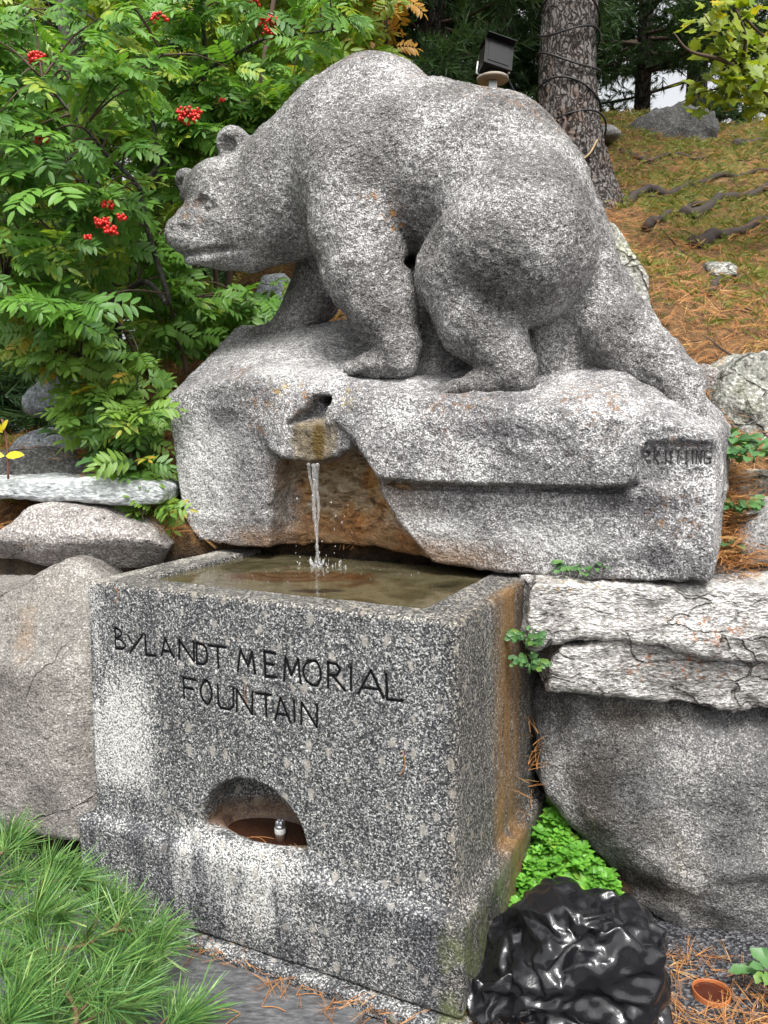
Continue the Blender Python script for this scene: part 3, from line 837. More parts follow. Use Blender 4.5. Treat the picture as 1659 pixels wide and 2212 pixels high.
    MB().lathe([(.0166, .035), (.0175, .037), (.0175, .050), (.0168, .052)], c, 20).build("collar", M_COLLAR, noz)
    mb = MB()
    for q in range(4):
        a = q * math.pi / 2 + .5
        ca, sa = math.cos(a), math.sin(a)
        mb.lathe([(.0068, .052), (.0072, .066), (.0060, .075), (.003, .078)], (c[0] + .0085 * ca, c[1] + .0085 * sa, c[2]), 10)
    mb.lathe([(.0158, .051), (.0155, .062)], c, 18)
    mb.build("nozzle_head", M_STEEL, noz)
    return t
trough = make_trough()

# ------------------------------------------------------------------ the bear and the block it is carved from
def bear_sdf(G, face=None):
    def P(u, v, d, r):
        s_, z_, k = ond(u, v, d)
        return (s_, d, z_), r / k
    def C(*pts):
        q = None
        for a, b in zip(pts[:-1], pts[1:]):
            (pa, ra), (pb, rb) = P(*a), P(*b)
            e = rcone(G, pa, pb, ra, rb)
            q = e if q is None else smin(q, e, .03)
        return q
    # trunk: withers, back, rump
    f = C((812, 285, .99, 150), (800, 360, .98, 182), (940, 382, .98, 184), (1050, 400, .98, 180), (1100, 440, .98, 172))
    f = smin(f, C((800, 205, .99, 76), (820, 260, .98, 120)), .05)
    # sloping neck carried down to the head
    f = smin(f, C((735, 330, .98, 150), (640, 390, .96, 122), (575, 430, .93, 102)), .06)
    f = smin(f, C((690, 420, .94, 110), (610, 465, .92, 98)), .05)
    # rump fall, tail stub
    f = smin(f, C((1180, 450, .98, 104), (1232, 505, 1.0, 66)), .04)
    f = smin(f, C((1268, 470, 1.0, 34), (1296, 520, 1.0, 17)), .02)
    # head
    hd = C((515, 425, .91, 88), (480, 425, .86, 80))
    hd = smin(hd, C((545, 480, .90, 88), (500, 490, .84, 76)), .04)
    hd = smin(hd, C((470, 455, .82, 64), (430, 486, .755, 48), (398, 504, .705, 38)), .03)
    hd = smin(hd, C((384, 497, .68, 26), (380, 508, .675, 25)), .012)
    hd = smin(hd, C((540, 535, .88, 48), (480, 541, .80, 38), (420, 551, .735, 22)), .02)
    hd = smin(hd, C((400, 516, .705, 30), (430, 520, .745, 36), (470, 520, .79, 46)), .02)   # square upper lip
    hd = smin(hd, C((560, 520, .90, 60), (540, 535, .89, 50)), .03)
    hd = smin(hd, C((462, 402, .82, 38), (432, 424, .80, 27)), .03)              # near brow
    hd = smin(hd, C((428, 402, .90, 34), (412, 424, .86, 24)), .03)              # far brow
    # ears: thick rolled cups
    for eu, ev, ed, er, iu, iv, idp in ((504, 316, .84, 38, 490, 314, .785), (402, 394, .985, 25, 392, 398, .94)):
        ear = smin(C((eu, ev - 6, ed, er * .95), (eu, ev - 4, ed, er * .95)), C((eu + 8, ev + 22, ed + .01, er * .85), (eu + 14, ev + 34, ed + .03, er * .8)), .02)
        (pc, rc) = P(iu, iv, idp, er * .55)
        ear = smax(ear, -(rcone(G, pc, pc, rc, rc)), .012)
        hd = smin(hd, ear, .012)
    if face is None: return smin(f, hd, .035)
    # eye hollows, nostrils, mouth: cut where the line of sight meets the stone
    def cut(q, pts, k, push=0.0):
        P_ = [(np.array(face(u, v)) + np.array([0, push, 0]), r / 570.0) for u, v, r in pts]
        if len(P_) == 1: P_ = P_ * 2
        for (pa, ra), (pb, rb) in zip(P_[:-1], P_[1:]): q = smax(q, -rcone(G, pa, pb, ra, rb), k)
        return q
    hd = cut(hd, [(430, 436, 18), (456, 447, 15)], .006, -.001)
    hd = cut(hd, [(402, 440, 10)], .012, -.004)
    pe = np.array(face(444, 442)) + np.array([0, .022, 0]); hd = smin(hd, rcone(G, pe, pe, .016, .016), .004)
    hd = cut(hd, [(385, 487, 8), (399, 494, 10)], .003, .004)
    hd = cut(hd, [(367, 495, 6)], .005, .002)
    hd = cut(hd, [(400, 550, 10), (414, 549, 10), (450, 542, 8.5), (505, 534, 6)], .003, .002)
    lp = [np.array(face(u, v)) + np.array([0, .006, 0]) for u, v in ((406, 562), (440, 560), (470, 554))]
    hd = smin(hd, rcone(G, lp[0], lp[1], .018, .016), .010); hd = smin(hd, rcone(G, lp[1], lp[2], .016, .010), .010)
    f = smin(f, hd, .035)
    # near foreleg
    nl = C((770, 400, .80, 118), (775, 500, .775, 104), (790, 580, .765, 94), (830, 675, .755, 72), (858, 735, .75, 47), (858, 770, .745, 44))
    nl = smin(nl, C((880, 735, .765, 26), (893, 748, .77, 16)), .02)
    f = smin(f, nl, .025 + .06 * np.clip((G[2] - 2.22) / .3, 0, 1))
    paw = C((866, 782, .745, 34), (808, 787, .725, 26), (782, 791, .715, 20))
    for i, (u, v, d) in enumerate(((766, 781, .785), (760, 787, .75), (760, 793, .715), (767, 798, .68))):
        paw = smin(paw, C((800, 786, d, 13), (u - 8, v + 2, d, 12)), .003)
    f = smin(f, paw, .02)
    # far foreleg stretched forward
    fl = C((745, 470, 1.16, 105), (715, 570, 1.18, 70), (672, 650, 1.18, 54), (628, 704, 1.17, 40))
    fl = smin(fl, C((625, 716, 1.16, 30), (560, 728, 1.12, 20), (545, 730, 1.11, 18)), .03)
    f = smin(f, fl, .03)
    # near hind leg
    th = C((1108, 490, .85, 160), (1108, 530, .83, 176), (1010, 585, .80, 108))
    th = smin(th, C((1010, 605, .79, 108), (1035, 690, .775, 88), (1080, 755, .765, 62), (1098, 795, .755, 48)), .035)
    th = smin(th, C((1180, 590, .86, 78), (1140, 640, .82, 60)), .03)
    f = smin(f, th, .02 + .06 * np.clip((G[2] - 2.12) / .3, 0, 1))
    ft = C((1122, 790, .765, 40), (1118, 818, .755, 34), (1040, 832, .725, 31), (985, 842, .705, 22))
    for u, v, d in ((960, 834, .775), (953, 841, .74), (953, 847, .705), (962, 852, .67)):
        ft = smin(ft, C((1000, 834, d, 17), (u - 4, v, d, 14)), .004)
    f = smin(f, ft, .02)
    # far hind leg braced behind, heel raised over the block's end
    bl = C((1195, 520, 1.08, 120), (1262, 640, 1.06, 92), (1335, 722, 1.02, 80), (1412, 790, .97, 66), (1460, 822, .94, 46), (1472, 830, .93, 44))
    bl = smin(bl, C((1472, 828, .93, 42), (1482, 885, .91, 36), (1478, 900, .90, 36)), .03)
    f = smin(f, bl, .03)
    # stone left standing under the belly between the legs
    f = smin(f, C((900, 520, 1.08, 105), (920, 700, 1.10, 120), (930, 860, 1.10, 150)), .03)
    f = smin(f, C((1180, 600, 1.08, 90), (1200, 760, 1.08, 95), (1190, 850, 1.08, 110)), .03)
    # small dark gap between elbow and knee
    pa, ra = P(888, 566, .74, 17); pb, rb = P(886, 566, .95, 14)
    f = smax(f, -rcone(G, pa, pb, ra, rb), .012)
    return f

def top_height(S, D):
    zf = np.interp(S, [-1.6, -1.43, -1.2, -.95, -.77, -.55, -.3, -.05, .2, .4, .55], [1.69, 1.70, 1.745, 1.775, 1.745, 1.715, 1.685, 1.665, 1.655, 1.60, 1.545])
    sl = np.interp(S, [-1.5, -1.2, -.9, -.5, 0, .25, .42, .55], [.60, .50, .44, .30, .32, .42, .25, .04])
    return zf + sl * np.clip(D - .64, -.05, .55)

def block_sdf(G):
    S, D, Z = G
    def poly(pts, d): return [ond(u, v, d)[:2] for u, v in pts]
    # whole block by its front outline
    out = poly([(357, 850), (372, 960), (388, 1070), (402, 1128), (432, 1166), (520, 1182), (600, 1186), (760, 1192), (925, 1216), (1100, 1236), (1300, 1252), (1532, 1256),
                (1545, 1100), (1547, 948), (1560, 500), (300, 500)], .63)
    o2 = poly2d(S, Z, out)
    P = np.stack([S.ravel(), D.ravel(), Z.ravel()], 1)
    f = smax(o2, .628 - D, .012)
    f = smax(f, D - 1.33, .03)
    f = smax(f, Z - top_height(S, D), .018)
    # right-hand end is cut back a little (where the sculptor signed), lower course stands under an undercut
    # overhanging upper slab
    slab = poly([(738, 838), (715, 900), (770, 955), (815, 1034), (1040, 1046), (1345, 1052), (1368, 1040), (1375, 960), (1352, 875), (1200, 840), (950, 820), (820, 800)], .575)
    fs = smax(smax(poly2d(S, Z, slab), .570 + .035 * np.clip((Z - 1.60) / .1, 0, 1) - D, .010), D - .8, .02)
    fs = smax(fs, Z - top_height(S, D), .014)
    f = smin(f, fs, .010)
    # shadow groove under the slab
    grv = poly([(830, 1042), (1040, 1050), (1350, 1056), (1350, 1068), (1040, 1063), (860, 1058)], .64)
    f = smax(f, -smax(poly2d(S, Z, grv), D - .662, .01), .010)
    (a0, a1, _), (b0, b1, _) = ond(1345, 1056, .63), ond(1560, 1058, .63)
    f = smax(f, -rcone(G, (a0, .632, a1), (b0, .636, b1), .007, .006), .006)
    (a0, a1, _), (b0, b1, _) = ond(1370, 1050, .63), ond(1392, 950, .63)
    f = smax(f, -rcone(G, (a0, .640, a1), (b0, .645, b1), .008, .006), .010)
    # signature panel set back
    pan = poly([(1392, 955), (1560, 955), (1560, 1046), (1385, 1046)], .63)
    f = smax(f, -smax(poly2d(S, Z, pan), D - .652, .008), .010)
    # lobe that carries the spout
    lobe = poly([(508, 800), (520, 880), (545, 945), (600, 996), (680, 1005), (752, 990), (782, 958), (790, 900), (760, 820), (640, 780)], .57)
    lo = smax(poly2d(S, Z, lobe), .575 + 1.1 * (np.clip(np.abs(S + .80) - .06, 0, 1)) ** 1.7 + .30 * np.clip(Z - 1.60, 0, 1) - D, .03)
    lo = smax(lo, D - .9, .02); lo = smax(lo, Z - top_height(S, D) + .0, .03)
    f = smin(f, lo, .014)
    # cut groove between the left face and the lobe
    (a0, a1, _), (b0, b1, _), (c0, c1, _) = ond(505, 850, .6), ond(535, 950, .6), ond(590, 1000, .6)
    f = smax(f, -rcone(G, (a0, .615, a1), (b0, .61, b1), .006, .014), .02)
    f = smax(f, -rcone(G, (b0, .61, b1), (c0, .61, c1), .014, .016), .02)
    # hollow under the lobe: concave, open at the bottom
    cave = poly([(600, 985), (585, 1090), (578, 1215), (940, 1240), (925, 1205), (868, 1140), (832, 1080), (800, 1000), (780, 960), (700, 1000)], .63)
    sc_, zc_, _k = ond(700, 1100, .63)
    prof = .80 - .35 * (np.clip(np.abs(S - sc_), 0, .4)) ** 1.3 - .10 * np.clip(1.30 - Z, 0, .3) - .25 * np.clip(Z - 1.35, 0, .2)
    prof = prof + (fbm(P * np.array([1, 1, 2.0]), 9, 4, 4, .55, True).reshape(S.shape)) * .035
    f = smax(f, -smax(smax(poly2d(S, Z, cave), D - prof, .03), .50 - D, .02), .016)
    # spout: deep hole, sloping shelf, lip
    s_, z_, k = ond(692, 868, .62)
    hole = np.hypot((S - s_) / 1.45, Z - z_ - .10 * (D - .62)) - .021
    f = smax(f, -smax(hole, D - 1.0, .01), .008)
    ntc = poly([(622, 918), (708, 918), (704, 890), (716, 866), (712, 852), (676, 852), (656, 882)], .60)
    flo = 1.580 + .45 * np.clip(D - .585, 0, 1)
    f = smax(f, -smax(smax(poly2d(S, Z, ntc), flo - Z, .006), D - .68, .03), .010)
    s2, z2, k = ond(672, 962, .56)
    f = smax(f, -rbox(G, (s2 - .115, .40, z2 - .12), (s2 + .095, .592, 1.580), .01), .008)
    return f

def make_statue():
    t = thing("bear_statue", "grey lichen-spotted granite bear carved striding on its own rough block behind the trough", "statue", W3(-.45, .95, 1.12))
    h = .0100
    lo, hi = (-1.80, .44, 1.50), (.66, 1.42, 3.02)
    memo = {}
    def face(u, v):
        if (u, v) not in memo:
            ds = np.arange(.45, 1.3, .004); q = np.array([ond(u, v, d) for d in ds])
            val = bear_sdf([q[:, 0], ds, q[:, 1]]); k = int(np.argmax(val < 0))
            memo[(u, v)] = (q[k, 0], ds[k], q[k, 1])
        return memo[(u, v)]
    f = field(lambda G: bear_sdf(G, face), lo, hi, h)
    V, Fc = surfnet(f, lo, h)
    n = vnormals(V, Fc)
    calm = np.where((V[:, 0] < -1.15) & (V[:, 2] > 2.05), .35, 1.0)
    tool = (fbm(V, 46, 3, 21, .6) * .0045 + fbm(V, 14, 3, 2) * .004) * calm
    fur = np.abs(vnoise(V @ np.array([[.9, 0, .4], [0, 1, 0], [-.4, 0, .9]]) * np.array([.35, 1, 1.4]), 60, 5)) * .004
    V = V + n * (tool + fur * calm)[:, None]
    keep = V[:, 2] > 1.45
    part("bear", to_world(V), Fc, M_BEAR, t)
    lo, hi = (-1.80, .48, 1.06), (.62, 1.38, 2.06)
    h = .0115
    f = field(block_sdf, lo, hi, h)
    V, Fc = surfnet(f, lo, h)
    n = vnormals(V, Fc)
    V = V + n * (fbm(V, 40, 3, 31, .6) * .003 + fbm(V, 6, 4, 12) * .005 + np.clip(fbm(V, 7, 3, 18, .5, True) - .35, 0, 1) * .014)[:, None]
    L = []
    for ch, u in zip("RKISSLING", (1390, 1414, 1434, 1443, 1459, 1477, 1492, 1501, 1521)):
        s_, z_, k = ond(u, 1003, .645)
        L.append((ch, s_, z_, .038, .52))
    letters = lay_text(L)
    V, Fo = carve(V, Fc, letters, .69, .0045, .010, 3)
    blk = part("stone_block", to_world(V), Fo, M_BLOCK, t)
    letter_parts(letters, .6585, .0026, t, plain("worn_letter_grime", (.07, .067, .065), .9, .1))
    return t
statue = make_statue()

# ------------------------------------------------------------------ rocks: outline surveyed at the rock's own distance, body behind it
def rock(name, label, poly, Y, T, mat, tilt=0.0, swing=0.0, rnd=.05, amp=.025, seed=0, h=.02, bulge=.0, planes=(), crease=(), lay=0.0, cat="rock", parent=None, freq=3.0):
    """poly: outline as (u,v) at distance Y; T thickness; tilt: face leans back with height; swing: face turns away with x"""
    P = np.array([aty(u, v, Y) for u, v in poly])
    p2 = P[:, [0, 2]]
    lo = np.array([p2[:, 0].min() - .08, Y - .30, p2[:, 1].min() - .08]); hi = np.array([p2[:, 0].max() + .08, Y + T + .15, p2[:, 1].max() + .08])
    G = grid(lo, hi, h)
    c = p2.mean(0)
    q = poly2d(G[0], G[2], p2)
    front = Y + tilt * (G[2] - c[1]) + swing * (G[0] - c[0]) + bulge * ((G[0] - c[0]) ** 2 + (G[2] - c[1]) ** 2)
    f = smax(smax(q, front - G[1], rnd), G[1] - Y - T, rnd)
    for (u, v), (nx, ny, nz), off in planes:                     # extra cleavage planes through a surveyed point
        a = aty(u, v, Y); n = np.array([nx, ny, nz], float); n /= np.linalg.norm(n)
        f = smax(f, (G[0] - a[0]) * n[0] + (G[1] - Y - off) * n[1] + (G[2] - a[2]) * n[2], rnd * .5)
    for pts, r, dep in crease:                                   # cracks along a surveyed line
        for a, b in zip(pts[:-1], pts[1:]):
            A, B = aty(*a, Y), aty(*b, Y)
            f = smax(f, -rcone(G, (A[0], Y + dep, A[2]), (B[0], Y + dep, B[2]), r, r), .012)
    V, Fc = surfnet(f, lo, h)
    n = vnormals(V, Fc)
    S = V + seed * 13.7
    Sk = S @ np.array([[.8, .5, -.33], [-.6, .72, .35], [.41, -.08, .9]])
    fac = np.abs(((Sk[:, 0] * freq * .8 + .6 * fbm(S, freq * .7, 2, seed + 2)) % 1) - .5) + np.abs(((Sk[:, 2] * freq * .6 + .6 * fbm(S, freq * .8, 2, seed + 4)) % 1) - .5) - .5
    dsp = fac * amp * .7 + fbm(S, freq, 4, seed, .5) * amp * .8 + (fbm(S, freq * 2.4, 4, seed + 5, .55, True) - .2) * amp * .55 + fbm(S, 38, 2, seed + 9) * .003
    if lay:                                                      # layered stone: ledges that run with the bedding
        zz = V[:, 2] + .06 * V[:, 0] + fbm(S, 2.0, 2, seed + 3) * .03
        st = vnoise(np.stack([V[:, 0] * 2.2, V[:, 1] * .5, zz * 17], 1), 1.0, seed + 1)
        dsp = dsp + np.clip(np.round(st * 2.2) / 2.0, -1, 1) * lay
    V = V + n * dsp[:, None]
    if parent is not None:
        return part(name, V, Fc, mat, parent)
    return tag(part(name, V, Fc, mat), label, cat)

# left of the trough
rock("boulder", "tall brown-grey boulder with orange lichen against the trough's left side", [(-520, 1500), (-430, 1330), (-250, 1290), (-30, 1300), (84, 1238), (112, 1246), (172, 1292), (205, 1330), (215, 1420), (225, 1700), (220, 1806), (120, 1812), (60, 1812), (-160, 1830), (-480, 1850)], 2.60, .5, M_BOULD_L,
     tilt=.10, rnd=.02, amp=.022, seed=3, planes=[((60, 1440), (-.1, -1, .75), .03), ((150, 1330), (.75, -.6, .5), .10), ((40, 1560), (-.35, -1, .0), .02)], crease=[([(120, 1420), (135, 1520), (150, 1640)], .006, .0)])
rock("stone", "rounded pinkish granite stone under the flat blue-grey slab", [(-60, 1180), (10, 1130), (40, 1098), (80, 1088), (190, 1108), (300, 1140), (360, 1185), (330, 1240), (180, 1262), (110, 1240), (0, 1222), (-60, 1230)], 2.92, .45, M_ROUND_L,
     tilt=.55, rnd=.04, amp=.02, seed=8, planes=[((90, 1175), (.0, -1, -.9), .02)])
rock("stone_slab", "flat blue-grey stone slab lying across the top of the left stones", [(-90, 1040), (60, 1034), (110, 1038), (210, 1036), (330, 1040), (360, 1052), (350, 1088), (285, 1092), (200, 1088), (160, 1082), (90, 1084), (40, 1080), (-90, 1072)], 3.02, .5, M_SLAB_L,
     rnd=.018, amp=.010, seed=12, h=.014, lay=.006, freq=5)
rock("stone_ledge", "dark gneiss ledge behind the flat slab, strewn with brown needles", [(-120, 985), (40, 975), (140, 985), (260, 1000), (330, 1015), (330, 1060), (-120, 1060)], 3.35, .6, M_DARKROCK, tilt=.5, rnd=.04, amp=.03, seed=17)
rock("rock", "bluish grey rock half hidden under the rowan leaves on the left bank", [(52, 870), (58, 835), (78, 812), (130, 800), (190, 815), (200, 850), (150, 880), (95, 892), (66, 890)], 3.9, .35, M_BLUEROCK, tilt=.4, rnd=.04, amp=.035, seed=21, freq=6)
rock("rock", "low bluish rock just above the dark needle-strewn ledge", [(10, 985), (30, 950), (90, 925), (150, 930), (210, 950), (260, 975), (240, 1000), (60, 1000)], 3.62, .4, M_BLUEROCK, tilt=.7, rnd=.05, amp=.03, seed=25)
# right of the trough
ledge = thing("stone_ledge", "long pale layered gneiss slab with rusty lichen right of the trough", "rock", aty(1420, 1540, 2.55))
rock("upper_layer", None, [(1147, 1266), (1260, 1264), (1420, 1270), (1560, 1276), (1800, 1280), (2120, 1290), (2140, 1420), (1800, 1440), (1700, 1440), (1560, 1420), (1470, 1400), (1330, 1385), (1240, 1382), (1146, 1410), (1143, 1340)], 2.38, .5, M_LEDGE,
     tilt=.06, swing=-.03, rnd=.012, amp=.022, seed=31, h=.014, lay=.011, parent=ledge, freq=4)
rock("lower_layer", None, [(1210, 1400), (1330, 1380), (1470, 1398), (1560, 1415), (1800, 1436), (2080, 1430), (2100, 1500), (1800, 1520), (1640, 1535), (1590, 1548), (1530, 1530), (1440, 1524), (1360, 1510), (1285, 1496), (1180, 1500), (1190, 1440)], 2.41, .42, M_LEDGE,
     tilt=-.16, rnd=.014, amp=.026, seed=35, h=.014, lay=.010, parent=ledge, freq=4)
rock("boulder", "big dark grey boulder under the pale ledge, right of the black bag", [(1205, 1540), (1300, 1520), (1480, 1535), (1600, 1560), (1850, 1560), (2080, 1540), (2200, 1750), (2180, 2110), (1900, 2150), (1660, 2105), (1560, 2068), (1440, 2040), (1380, 1990), (1330, 1900), (1270, 1840), (1215, 1760), (1195, 1640)], 2.36, .6, M_BOULD_R,
     tilt=.30, swing=-.12, rnd=.03, amp=.05, seed=42, freq=2.3, planes=[((1345, 1690), (-1.1, -1, .15), .0), ((1500, 1660), (.35, -1, .75), .0), ((1520, 1960), (.1, -1, -.45), .0), ((1420, 1900), (-.7, -1, -.5), .02)])
rock("boulder", "mossy grey boulder with white lichen beside the bear's heel", [(1552, 870), (1580, 820), (1600, 775), (1640, 755), (1760, 750), (1800, 960), (1700, 985), (1650, 968), (1610, 965), (1580, 930)], 3.30, .55, M_GREENROCK, tilt=.5, rnd=.03, amp=.04, seed=51,
     crease=[([(1570, 890), (1615, 905), (1640, 945), (1680, 955)], .016, .0)])
rock("stone", "small warm granite stone between bear's heel and mossy boulder", [(1512, 800), (1530, 785), (1560, 800), (1568, 830), (1545, 850), (1512, 845)], 3.45, .2, M_ROUND_L, rnd=.03, amp=.012, seed=55, h=.014)
rock("stone", "grey stone wedged under the leafy weeds right of the block", [(1572, 1045), (1610, 1030), (1680, 1015), (1720, 1040), (1680, 1085), (1630, 1095), (1590, 1080)], 2.90, .3, M_GREENROCK, tilt=.5, rnd=.04, amp=.02, seed=58)
rock("stone", "pale angular stone resting on the ledge at the right edge", [(1600, 1225), (1612, 1180), (1640, 1130), (1700, 1085), (1790, 1090), (1790, 1228), (1660, 1222)], 2.62, .35, M_PALEROCK, tilt=.35, rnd=.03, amp=.02, seed=61, planes=[((1640, 1190), (-.2, -1, -.35), .01)])
# up the bank
rock("rock", "grey slab of rock leaning behind the bear's rump", [(1296, 480), (1318, 464), (1340, 470), (1376, 540), (1405, 600), (1404, 640), (1400, 740), (1330, 770), (1280, 640)], 3.95, .3, M_GREENROCK, tilt=.3, rnd=.03, amp=.02, seed=66)
rock("stone", "flat greenish stone lying among brown needles on the bank", [(1528, 572), (1540, 560), (1590, 562), (1598, 575), (1585, 598), (1535, 602)], 4.6, .2, M_GREENROCK, tilt=1.2, rnd=.02, amp=.008, seed=70, h=.016)
rock("rock", "dark rocky outcrop on the crest of the bank", [(1340, 300), (1370, 262), (1420, 236), (1480, 228), (1530, 232), (1556, 252), (1560, 310), (1450, 320)], 8.3, 1.0, M_DARKROCK, tilt=.3, rnd=.04, amp=.12, seed=74, h=.04, freq=2.5)
rock("stone", "small whitish stone beside the big pine trunk", [(1284, 290), (1292, 268), (1320, 262), (1342, 272), (1345, 292)], 7.3, .4, M_PALEROCK, tilt=.4, rnd=.05, amp=.03, seed=77, h=.035)
rock("rock", "dark jagged rock among needles behind the bear's throat", [(540, 640), (556, 610), (572, 590), (600, 585), (625, 602), (630, 640), (600, 662), (560, 660)], 4.9, .35, M_BLUEROCK, tilt=.4, rnd=.04, amp=.05, seed=80, h=.025, freq=5)

# ------------------------------------------------------------------ paving, kerb
M_SLATE = None
def make_paving():
    global M_SLATE
    m = Mat("wet_slate")
    n = m.noise(30, 6, .7, vec=m.mapped(m.pos(), rot=(0, 0, .6), scale=(1, 3.0, 1)))
    c = m.ramp(n, [(.3, (.03, .03, .032)), (.5, (.075, .076, .08)), (.68, (.15, .15, .152)), (.8, (.26, .26, .26))])
    M_SLATE = m.fin(c, .55, .4, n, .5, .008)
    pav = None
    o = bpy.data.objects.new("pavement", None); COL.objects.link(o); o["kind"] = "structure"; BASE[o] = np.zeros(3)
    def slab(pts, z0, z1, seed):
        mb = MB(); n = len(pts); r = random.Random(seed)
        lo = [(x, y, z0) for x, y in pts]; c = np.mean(pts, axis=0)
        mid = [(x, y, z1 - .006) for x, y in pts]; top = [(x + (c[0] - x) * .012, y + (c[1] - y) * .012, z1 + r.uniform(-.001, .001)) for x, y in pts]
        V = lo + mid + top
        F = [tuple(range(n - 1, -1, -1)), tuple(range(2 * n, 3 * n))]
        for k in (0, n):
            for i in range(n): F.append((k + i, k + (i + 1) % n, k + n + (i + 1) % n, k + n + i))
        mb.add(V, F)
        return mb.build("paving_slab", M_SLATE, o, smooth=False)
    def q(s, d): p = W3(s, d, 0); return (p[0], p[1])
    slab([q(-1.9, -.95), q(-.34, -.95), q(-.225, -.078), q(-1.9, -.078)], -.05, .022, 1)
    slab([q(-.328, -.95), q(1.2, -.95), q(.75, -.30), q(.10, -.085), q(-.213, -.078)], -.05, .008, 2)
    slab([q(-3.2, -.95), q(-1.915, -.95), q(-1.915, -.05), q(-3.2, -.05)], -.05, .018, 3)
make_paving()
def make_kerb():
    h = .010
    lo, hi = (-1.45, -.12, .0), (.12, .88, .09)
    G = grid(lo, hi, h)
    f = rbox(G, (-1.40, -.068, -.05), (.060, .85, .046), .008)
    V, Fc = surfnet(f, lo, h)
    n = vnormals(V, Fc)
    V = V + n * (fbm(V, 24, 3, 5) * .005)[:, None]
    tag(part("base_slab", to_world(V), Fc, M_TROUGH), "thin chipped granite base slab under the trough", "slab")
make_kerb()

# ------------------------------------------------------------------ black plastic bag
def make_bag():
    """loose film let fall over its lumpy contents, so that the folds are real ones"""
    poly = [(1045, 2290), (1040, 2140), (1060, 2095), (1100, 2070), (1130, 2040), (1150, 1975), (1180, 1930), (1230, 1905), (1290, 1925), (1345, 1940), (1390, 1965), (1415, 2010), (1420, 2080), (1408, 2160), (1390, 2230), (1350, 2300), (1200, 2340)]
    Y = 2.03
    p2 = np.array([aty(u, v, Y) for u, v in poly])[:, [0, 2]]
    p2[:, 1] = np.maximum(p2[:, 1], 0)
    cx = p2[:, 0].mean()
    def shell(h, grow):
        lo = np.array([p2[:, 0].min() - .25, Y - .45, -.05]); hi = np.array([p2[:, 0].max() + .25, Y + .45, p2[:, 1].max() + .25])
        G = grid(lo, hi, h)
        half = .15 * np.sqrt(np.clip(1 - ((G[0] - cx) / .30) ** 2, .06, 1)) * np.clip(1.12 - 1.1 * G[2], .25, 1.1)
        f = smax(poly2d(G[0], G[2], p2), np.abs(G[1] - Y) - half, .06) - grow
        return surfnet(smax(f, .004 - G[2], .005), lo, h)
    tmp = bpy.data.scenes.new("film_relaxing")
    made = []
    def add(nm, V, Fc):
        o = bpy.data.objects.new(nm, mesh_data(nm, V, Fc)); tmp.collection.objects.link(o); made.append(o)
        return o
    V, Fc = shell(.02, -.035)
    V = V + vnormals(V, Fc) * (fbm(V, 7, 3, 4) * .03)[:, None]
    V[:, 2] = np.maximum(V[:, 2], .001)
    floor = np.array([(-3, -1, 0), (3, -1, 0), (3, 5, 0), (-3, 5, 0)], float)
    for o in (add("contents", V, Fc), add("floor_under_bag", floor, [(0, 1, 2, 3)])):
        o.modifiers.new("collide", 'COLLISION')
        o.collision.thickness_outer = .006; o.collision.cloth_friction = 12; o.collision.damping = .6
    V, Fc = shell(.0185, .055)
    V[:, 2] += .012
    V = V + np.random.default_rng(2).normal(0, .0025, V.shape)
    film = add("film", V, Fc)
    c = film.modifiers.new("cloth", 'CLOTH'); s = c.settings
    s.quality = 6; s.mass = .08; s.tension_stiffness = 40; s.compression_stiffness = 40; s.shear_stiffness = 30; s.bending_stiffness = .02; s.air_damping = 1.5
    s.use_pressure = True; s.uniform_pressure_force = -.9
    s.shrink_min = -.16; s.shrink_max = -.16
    k = c.collision_settings; k.use_self_collision = True; k.self_distance_min = .004; k.distance_min = .004; k.collision_quality = 2
    c.point_cache.frame_end = 70
    for fr in range(1, 53): tmp.frame_set(fr)
    ev = film.evaluated_get(tmp.view_layers[0].depsgraph); m_ = ev.to_mesh()
    co = np.zeros(len(m_.vertices) * 3); m_.vertices.foreach_get("co", co); V = co.reshape(-1, 3).copy()
    ev.to_mesh_clear()
    for o in made: bpy.data.objects.remove(o)
    bpy.data.scenes.remove(tmp)
    print("bag extents", V.min(0), V.max(0))
    V = V + np.array([-.028, .02, -.006])
    m = Mat("black_plastic_film")
    rd = m.math('ABSOLUTE', m.math('SUBTRACT', m.noise(24, 3, .55, vec=m.mapped(m.pos(), rot=(0, .7, .3), scale=(1, 1, .4)), dist=.8), .5))
    cr = m.math('SUBTRACT', m.math('MULTIPLY', m.noise(70, 4, .6, dist=1.2), .3), m.math('MULTIPLY', rd, 1.5))
    M_BAG = m.fin((.008, .008, .0095), m.rng(m.noise(14, 3), .3, .7, .10, .20), .6, cr, .2, .010)
    t = thing("plastic_bag", "crumpled shiny black plastic bin bag slumped beside the trough", "bag", (V[:, 0].mean(), V[:, 1].mean(), 0))
    o = part("film", V, Fc, M_BAG, t)
    s_ = o.modifiers.new("smooth", 'SUBSURF'); s_.levels = 2; s_.render_levels = 2
make_bag()

